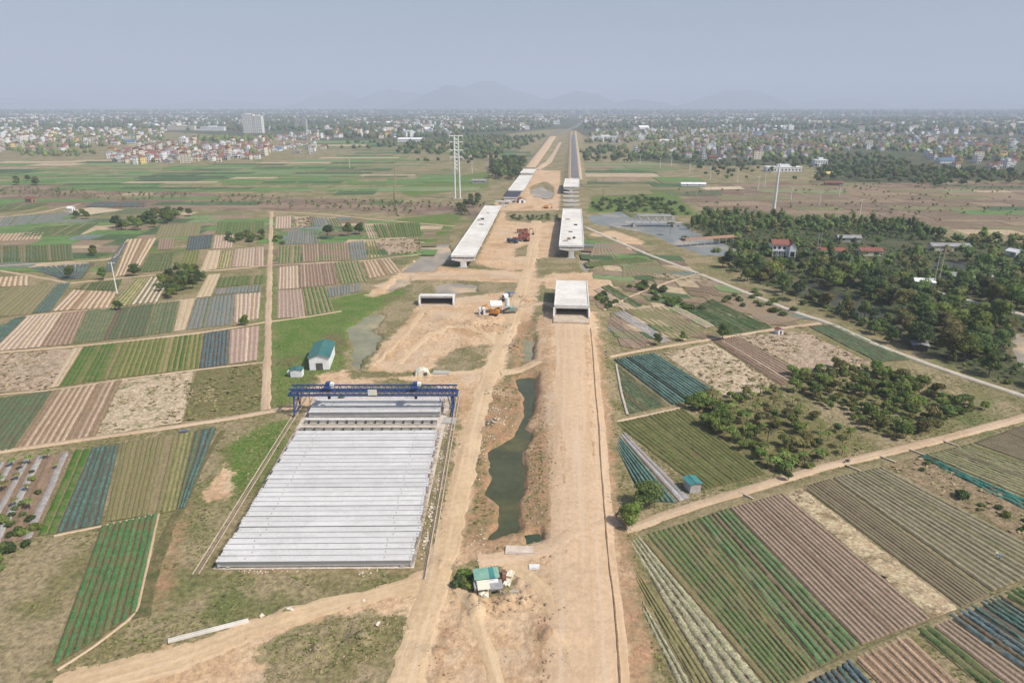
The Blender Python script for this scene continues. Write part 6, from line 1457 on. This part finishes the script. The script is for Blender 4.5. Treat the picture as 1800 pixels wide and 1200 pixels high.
def plant(kind, x, y, s, label, group=None, var=None, z=None, sz=None):
    c, tk = TP[kind][random.randrange(len(TP[kind])) if var is None else var]
    t = thing(CATS[kind][0], label, CATS[kind][1], (x, y, tz(x, y) if z is None else z), random.random()*6.28, group); t.scale = (s, s, sz or s*random.uniform(.85, 1.15))
    link('crown', c, t); link('trunk', tk, t); return t
def zone_points(zone, mind, seed, keep=1.0, avoid=()):
    r = random.Random(seed); poly = [(p.x, p.y) for p in G(zone)]; xs = [p[0] for p in poly]; ys = [p[1] for p in poly]; out = []
    y = min(ys)
    while y < max(ys):
        x = min(xs)
        while x < max(xs):
            if r.random() < keep: out.append((x+r.uniform(-.45, .45)*mind, y+r.uniform(-.45, .45)*mind))
            x += mind
        y += mind
    X = np.array([p[0] for p in out]); Y = np.array([p[1] for p in out]); ok = sdf(poly, X, Y) > 0
    for (q, m) in avoid: ok &= sdf_box(q, X, Y, 30) < m
    return [(a, b) for a, b, o in zip(X, Y, ok) if o]
WATER_AVOID = [(q, -1.0) for q, k in PONDS_G if k in ('river', 'weir', 'grey')]
def road_poly(pts, w):
    P = [gp(x, y) for x, y in pts]; return [(p.x-w*0.5, p.y+w) for p in P]+[(p.x+w*0.5, p.y-w) for p in P[::-1]]
DYKE = road_poly([(1030,400),(1140,448),(1300,510),(1455,567),(1620,636),(1810,700)], 5); PALE = [(p.x, p.y+5) for p in G([(1595,500),(1720,534),(1850,566)])]+[(p.x, p.y-46) for p in G([(1850,566),(1720,534),(1595,500)])]; PALE_NEAR = [(p.x, p.y+5) for p in G([(1595,500),(1720,534),(1850,566)])]+[(p.x, p.y-12) for p in G([(1850,566),(1720,534),(1595,500)])]
pv = gp(1372,462); VILLA = [(pv.x-14, pv.y-22), (pv.x+12, pv.y-22), (pv.x+10, pv.y+12), (pv.x-10, pv.y+12)]
AV = WATER_AVOID+[(DYKE, -0.5), (PALE, -0.5), (VILLA, 0.0)]
WOOD = [(1208,400),(1245,380),(1310,375),(1400,390),(1500,388),(1600,398),(1655,420),(1800,428),(1900,430),(1900,730),(1812,694),(1700,655),(1610,618),(1540,596),(1470,556),(1400,532),(1350,508),(1290,490),(1275,468),(1235,440)]
wood = [p for p in zone_points(WOOD, 5.4, 51, 0.86, AV)]
wood.sort(key=lambda p: math.hypot(*p)); FAR_TREES = []
kinds_used = {}
for i, (x, y) in enumerate(wood):
    dens = float(vnoise(x*0.02, y*0.02, 61))
    if dens < 0.34 and random.random() < 0.8: continue
    kind = random.choices(('broad', 'bamboo', 'bush'), (6, 1.2, 2.2))[0]
    if kind == 'broad' and float(vnoise(x*0.015, y*0.015, 62)) > 0.62: kind = 'bamboo' if random.random() < .5 else kind
    s = (0.5+0.85*random.random()**1.3)*(0.85 if kind == 'bamboo' else 1.0)
    if kinds_used.get(kind, 0) < {'broad': 190, 'bamboo': 200, 'bush': 110}[kind]:
        kinds_used[kind] = kinds_used.get(kind, 0)+1
        plant(kind, x, y, s, {'broad': 'dark leafy tree in the riverside wood', 'bamboo': 'tall feathery bamboo clump in the riverside wood', 'bush': 'low bush under the riverside trees'}[kind], 'riverside wood', None, 0.0)
    else: FAR_TREES.append((x, y, s))
ORCH = [(1368,668),(1400,652),(1470,644),(1560,652),(1640,680),(1690,706),(1740,722),(1650,752),(1565,778),(1500,738),(1440,712),(1395,692)]
for (x, y) in zone_points(ORCH, 2.45, 52, 0.80): plant('orchard', x, y, random.choice((.5, .6, .7, .8, 1.2))*random.uniform(.85, 1.15), 'small leafy fruit tree in the dense orchard block', 'dense orchard', None, 0.0)
for (q, n_, sp, kp) in (([(1212,708),(1262,692),(1300,712),(1400,790),(1345,822),(1300,790)], 0, 3.0, .55), ([(1262,692),(1370,690),(1530,785),(1460,808),(1400,780)], 0, 3.4, .5), ([(1345,822),(1400,790),(1460,808),(1370,834)], 0, 2.0, .7)):
    for (x, y) in zone_points(q, sp, 53+n_, kp): plant(random.choice(('papaya', 'papaya', 'orchard')), x, y, random.uniform(.7, 1.2), 'young yellow-green tree on the dry grass plot beside the orchard', 'young trees beside the orchard', None, 0.0)
for (x, y) in zone_points([(1203,712),(1232,700),(1288,745),(1262,770)], 2.4, 58, .8): plant('orchard', x, y, random.uniform(1.0, 1.4), 'bushy green tree at the corner of the teal plot', 'trees at the corner of the teal plot', 2, 0.0)
# single trees told apart by what they stand beside
for (kind, var, x, y, s, lb) in (('round', 1, 1142, 893, 0.98, 'round green tree beside the teal beds at the lane mouth'), ('round', 0, 1106, 926, 0.78, 'bright round tree at the end of the embankment track'),
    ('broad', 1, 1270, 597, 0.85, 'dark tree on the narrow lane above the dry plot'), ('broad', 3, 1156, 606, 0.55, 'small tree at the foot of the brown furrowed plot'), ('broad', 3, 1200, 599, 0.5, 'small tree below the olive brown plot'),
    ('broad', 3, 209, 545, 0.62, 'lone tree on the footpath between the mixed plots'), ('round', 0, 430, 572, 0.62, 'lone bright tree by the straight lane'), ('broad', 1, 182, 492, 0.8, 'tree on the cross path west of the white pole'), ('round', 1, 238, 486, 0.85, 'round tree on the cross path east of the white pole'), ('broad', 3, 124, 490, 0.8, 'tree at the tip of the blue plot'),
    ('broad', 0, 576, 420, 1.3, 'large dark tree above the brown plots'), ('broad', 1, 612, 415, 1.1, 'broad tree next to the grey rows'), ('broad', 1, 632, 412, 1.1, 'leafy tree by the bright green plot'), ('broad', 2, 1270, 470, 0.9, 'tree at the wood edge by the dyke road'),
    ('broad', 0, 1385, 845, 0.4, 'small dark tree on the lane by the young orchard'), ('bush', 2, 1690, 875, 1.3, 'dark bush in the weedy strip among east plots'), ('bush', 0, 600, 700, 0.7, 'weed clump behind the girders'), ('round', 1, 1752, 612, 0.95, 'dark round tree above the edge pond'), ('round', 1, 1720, 600, 0.9, 'bright round tree by the dark round tree'), ('palm', 0, 1178, 412, 0.95, 'palm standing before the truss bridge'), ('palm', 0, 1202, 432, 0.9, 'palm by the red-roofed shelter')):
    p = gp(x, y); plant(kind, p.x, p.y, s, lb, None, var)
for (q, sp, lb, grp, kind, s0, s1) in (([(280,515),(295,492),(318,478),(345,480),(358,492),(340,515),(305,527)], 5.0, 'thick dark bush in the clump among the west plots', 'bush clump among the west plots', 'broad', .6, .85),
    ([(200,402),(230,392),(265,380),(330,375),(340,388),(300,395),(240,412)], 9, 'tree in the copse at the far west plots', 'copse in the far west plots', 'broad', .8, 1.2), ([(118,384),(150,379),(170,384),(140,388)], 8, 'tree in the small row among far west plots', 'small tree row', 'broad', .7, .9),
    ([(140,450),(170,443),(190,448),(160,454)], 7, 'tree in the thicket above the blue plot', 'thicket above the blue plot', 'broad', .6, .9), ([(395,412),(460,408),(465,425),(400,428)], 6, 'bush in the scrub by the straight lane', 'scrub by the straight lane', 'bush', 1.4, 2.2), ([(482,420),(498,415),(498,430),(484,432)], 5, 'bush beside the grey rows east of the lane', 'bushes east of the lane', 'bush', 1.4, 2.0),
    ([(1044,520),(1060,512),(1085,535),(1066,545)], 2.6, 'bright green bush beside the box overpass', 'bushes beside the box overpass', 'bush', .8, 1.3), ([(1105,505),(1140,495),(1200,530),(1250,548),(1190,545),(1140,525)], 4.5, 'bush in the scrub strip east of the overpass', 'scrub strip east of the overpass', 'bush', 1.0, 1.8), ([(1250,525),(1330,508),(1400,545),(1380,560)], 6, 'low bush on the verge of the dyke road', 'verge bushes', 'bush', .9, 1.5),
    ([(0,330),(20,318),(60,318),(70,326)], 14, 'tree in the far west clump', 'far west clump', 'broad', .9, 1.2), ([(797,1035),(803,1008),(832,998),(836,1035)], 1.1, 'weedy bush beside the shabby hut', 'weeds by the shabby hut', 'bush', .5, .8), ([(1030,372),(1045,352),(1130,345),(1190,358),(1235,380),(1180,380),(1090,370)], 10, 'bush on the river bank near the truss bridge', 'river bank bushes', 'bush', 1.5, 2.6),
    ([(865,318),(862,295),(900,285),(925,290),(905,318)], 9, 'dark tree by the far carriageway', 'trees by the far carriageway', 'broad', 1.1, 1.7), ([(820,380),(800,372),(830,345),(850,350)], 8, 'tree beside the long white viaduct', 'trees beside the viaduct', 'broad', .6, .9), ([(1380,832),(1400,822),(1440,815),(1420,826)], 2, 'low bush at the lane edge', 'lane edge bushes', 'bush', .5, .9),
    ([(890,380),(985,377),(985,387),(895,388)], 5.5, 'low bush in the green gully between the viaducts', 'gully bushes', 'bush', .7, 1.3),
    ([(-20,955),(30,880),(70,935),(20,985)], 2.6, 'leafy bush at the edge of the mulched plot', 'bushes at the mulched plot', 'bush', .6, 1.1), ([(-60,1000),(0,960),(40,965),(0,1010)], 2.4, 'leafy bush in the hedge west of the meadow', 'hedge bushes west', 'bush', .6, 1.1)):
    for (x, y) in zone_points(q, sp, 71, .85): plant(kind, x, y, random.uniform(s0, s1), lb, grp)
for (x, y) in zone_points([(-60,930),(0,820),(115,800),(62,930)], 3.4, 74, .7): plant(random.choice(('papaya', 'papaya', 'bush')), x, y, random.uniform(.5, .8), 'small young plant on the grey mulched plot', 'young plants on the mulched plot', None, 0.1)
for (x, y) in zone_points([(1585,815),(1620,800),(1820,925),(1800,950)], 4.0, 75, .5): plant('bush', x, y, random.uniform(.35, .7), 'weed clump in the strip beside the teal beds', 'weeds in the strip', None, 0.1)

# woods and village trees too far off to count
def far_wood(name, pts, label, mat, n_leaf=26, seed=0, lean=False):
    mats = [MATS[mat]]+([MATS[k] for k in ('leaf_dark', 'leaf_mid', 'leaf_bright', 'leaf_olive', 'leaf_mid')] if n_leaf > 12 else [MATS['leaf_mid'], MATS['leaf_olive']]); MI = []
    src = []
    for i in range(6): src.append(crown_arrays(900+i+seed, 3.6, 2.9, 3.6, n_leaf, 0.62 if n_leaf > 40 else 0.85, 3, True))
    small = []
    for i in range(6):                                     # leaner blobs for the far distance
        V, F = crown_arrays(950+i+seed, 3.6, 2.9, 3.4, 22, 1.2, 0, True); small.append((V, F))
    tiny = []
    for i in range(6):                                     # a few pixels each: ragged cones of nine faces
        r = np.random.default_rng(970+i+seed); k = 6; u = np.arange(k)*6.283/k
        ring = lambda q, z: np.stack([q*np.cos(u)*r.uniform(.7, 1.25, k), q*np.sin(u)*r.uniform(.7, 1.25, k), z*r.uniform(.8, 1.2, k)], 1)
        V = np.vstack([ring(2.9, 0.6), ring(3.6, 3.0), ring(1.5, 5.6)]); F = []
        for q in range(2):
            for j in range(k): F.append((q*k+j, q*k+(j+1) % k, (q+1)*k+(j+1) % k, (q+1)*k+j))
        F += [(12, 13, 14, 15), (12, 15, 16, 17)]; tiny.append((V, np.array(F)))
    Vs, Fs, n = [], [], 0
    for (x, y, s) in pts:
        dd = math.hypot(x, y); V, F = random.choice(src if dd < 700 and not lean else small if dd < 1150 else tiny); a = random.random()*6.28; R = np.array([[math.cos(a), -math.sin(a), 0], [math.sin(a), math.cos(a), 0], [0, 0, random.uniform(.8, 1.15)]])
        Vs.append((V*s) @ R.T+np.array([x, y, 0])); Fs.append(F+n); n += len(V); MI.append(np.full(len(F), random.randrange(len(mats))))
    if Vs: return tag(link(name, fast_mesh(name, np.vstack(Vs), np.vstack(Fs), mats, np.concatenate(MI))), label, None, None, 'stuff')
DYKE_SHRUBS = [(x, y, random.uniform(.25, .6)) for z_, sp in (([(0,345),(0,330),(470,346),(860,362),(850,380),(470,366)], 7), ([(1190,335),(1400,322),(1800,328),(1800,420),(1640,392),(1240,370)], 12)) for x, y in zone_points(z_, sp, 81, .6) if vnoise(x*0.02, y*0.03, 83) > 0.45]
far_wood('dyke_scrub', DYKE_SHRUBS, 'low scrub dotted along the dyke and the brown heath', 'leaf_olive', 10, 3)
far_wood('woodland', FAR_TREES, 'dense mass of trees deeper in the riverside wood', 'leaf_mid', 110)
far_wood('undergrowth', [(x, y, random.uniform(.25, .6)) for x, y in zone_points(WOOD, 4.4, 57, .8, WATER_AVOID+[(DYKE, -0.5), (PALE_NEAR, 0.0), (VILLA, 0.0)]) if vnoise(x*0.035, y*0.035, 66) > 0.3], 'low tangled undergrowth below the riverside trees', 'leaf_mid', 14, 5, True)
def belt(zones, seed):
    out = []
    for i, (z, sp, kp, s0, s1) in enumerate(zones):
        pts = zone_points(z, sp, seed+i, kp)
        out += [(x, y, random.uniform(s0, s1)) for x, y in pts if vnoise(x*0.006, y*0.006, 91) > 0.30]
    return out
far_wood('tree_belt', belt([([(1430,322),(1440,300),(1560,292),(1700,298),(1900,296),(1900,322),(1640,330),(1500,318)], 13, .85, 1.0, 1.9), ([(1100,300),(1110,268),(1250,285),(1430,278),(1520,270),(1640,292),(1430,300),(1240,310)], 17, .6, .9, 1.6),
    ([(690,275),(720,250),(800,240),(960,240),(860,290),(760,290)], 17, .5, 1.0, 1.7), ([(1020,300),(1020,262),(1100,258),(1110,285)], 16, .6, .9, 1.6), ([(560,262),(600,252),(700,248),(690,262)], 20, .5, 1.0, 1.6), ([(1180,318),(1240,305),(1440,318),(1330,325)], 16, .35, .7, 1.2)], 120), 'dark tree belts on the plain', 'leaf_dark', 18)
far_wood('village_trees', belt([(VILLAGES[0][0], 16, .30, .9, 1.5), (VILLAGES[2][0], 26, .55, 1.0, 1.8), (VILLAGES[3][0], 15, .55, .9, 1.6), (VILLAGES[5][0], 24, .6, 1.1, 1.9), ([(0,272),(130,266),(190,272),(100,276)], 16, .6, .9, 1.4), ([(330,245),(480,240),(480,248),(350,252)], 18, .6, 1.2, 2.0)], 140), 'trees growing between the village houses', 'leaf_dark', 14, 7)
far_wood('distant_trees', belt([(FARTOWN[0][0], 38, .8, 1.6, 2.8), (FARTOWN[1][0], 32, .9, 1.6, 2.8), (FARTOWN[2][0], 36, .9, 1.6, 2.8), (FARTOWN[3][0], 34, .95, 1.6, 3.0), (FARTOWN[4][0], 120, .9, 3.0, 6.0)], 160), 'distant trees merging with the town', 'leaf_dark', 10, 13)

# ------------------------------------------------------------------ hills
surf('hill_forest', (0.07,0.085,0.04), (0.05,0.065,0.03), 0.004, 0.03, (0.10,0.10,0.06), fine=0.3)
def hill(px_peak, dist, width, seed, depth=1300):
    dist *= 2.1; width *= 2.1
    x, y = px_peak; u = (x-900)/1200.0; v = (600-y)/1200.0; ang = math.atan2(-SP+v*CP, CP+v*SP); top = H+dist*math.tan(ang); t = dist/(CP+v*SP); cx = u*t
    n = 60; k = 22; X, Y = np.meshgrid(np.linspace(-1, 1, n+1), np.linspace(-1, 1, k+1), indexing='ij')
    e = np.exp(-(X*1.75)**2)*np.exp(-(Y*1.7)**2); ridge = 0.72+0.55*fbm(X*3+seed, Y*2+seed, seed, 5); Z = top*np.clip(e*ridge/(0.72+0.55*0.5)-0.045, -0.02, 2)
    XW = cx+X*width; YW = dist+Y*depth; V = np.stack([XW.ravel(), YW.ravel(), Z.ravel()-3], 1); i, j = np.meshgrid(np.arange(n), np.arange(k), indexing='ij'); F = np.stack([i*(k+1)+j, (i+1)*(k+1)+j, (i+1)*(k+1)+j+1, i*(k+1)+j+1], -1).reshape(-1, 4)
    tag(link('hill', fast_mesh('hill', V, F, MATS['hill_forest'], smooth=True)), 'hazy forested hill on the skyline', None, None, 'structure')
for a in (((852,140),7600,1150,1),((790,152),7000,700,2),((1015,160),7300,700,3),((690,158),8200,900,4),((590,160),8600,800,5),((1300,156),8000,900,6),((1260,168),7400,600,7),((1480,172),8600,900,8),((40,170),8600,1300,9),((380,176),8800,1300,10),((1700,176),8800,1300,11),((1120,174),7000,700,12)): hill(*a)

# ------------------------------------------------------------------ haze
m = bpy.data.materials.new('haze'); m.use_nodes = True; nt = m.node_tree; nt.nodes.clear()
out = nt.nodes.new('ShaderNodeOutputMaterial'); pv_ = nt.nodes.new('ShaderNodeVolumePrincipled')
pv_.inputs['Color'].default_value = (*HAZE_COLOR, 1); pv_.inputs['Density'].default_value = HAZE_DENSITY; pv_.inputs['Anisotropy'].default_value = 0.0
nt.links.new(pv_.outputs[0], out.inputs['Volume'])
tag(MB().box(-28000, 28000, -28000, 28000, -7, 930).build('haze', m), 'thin blue haze over the whole plain', None, None, 'stuff')
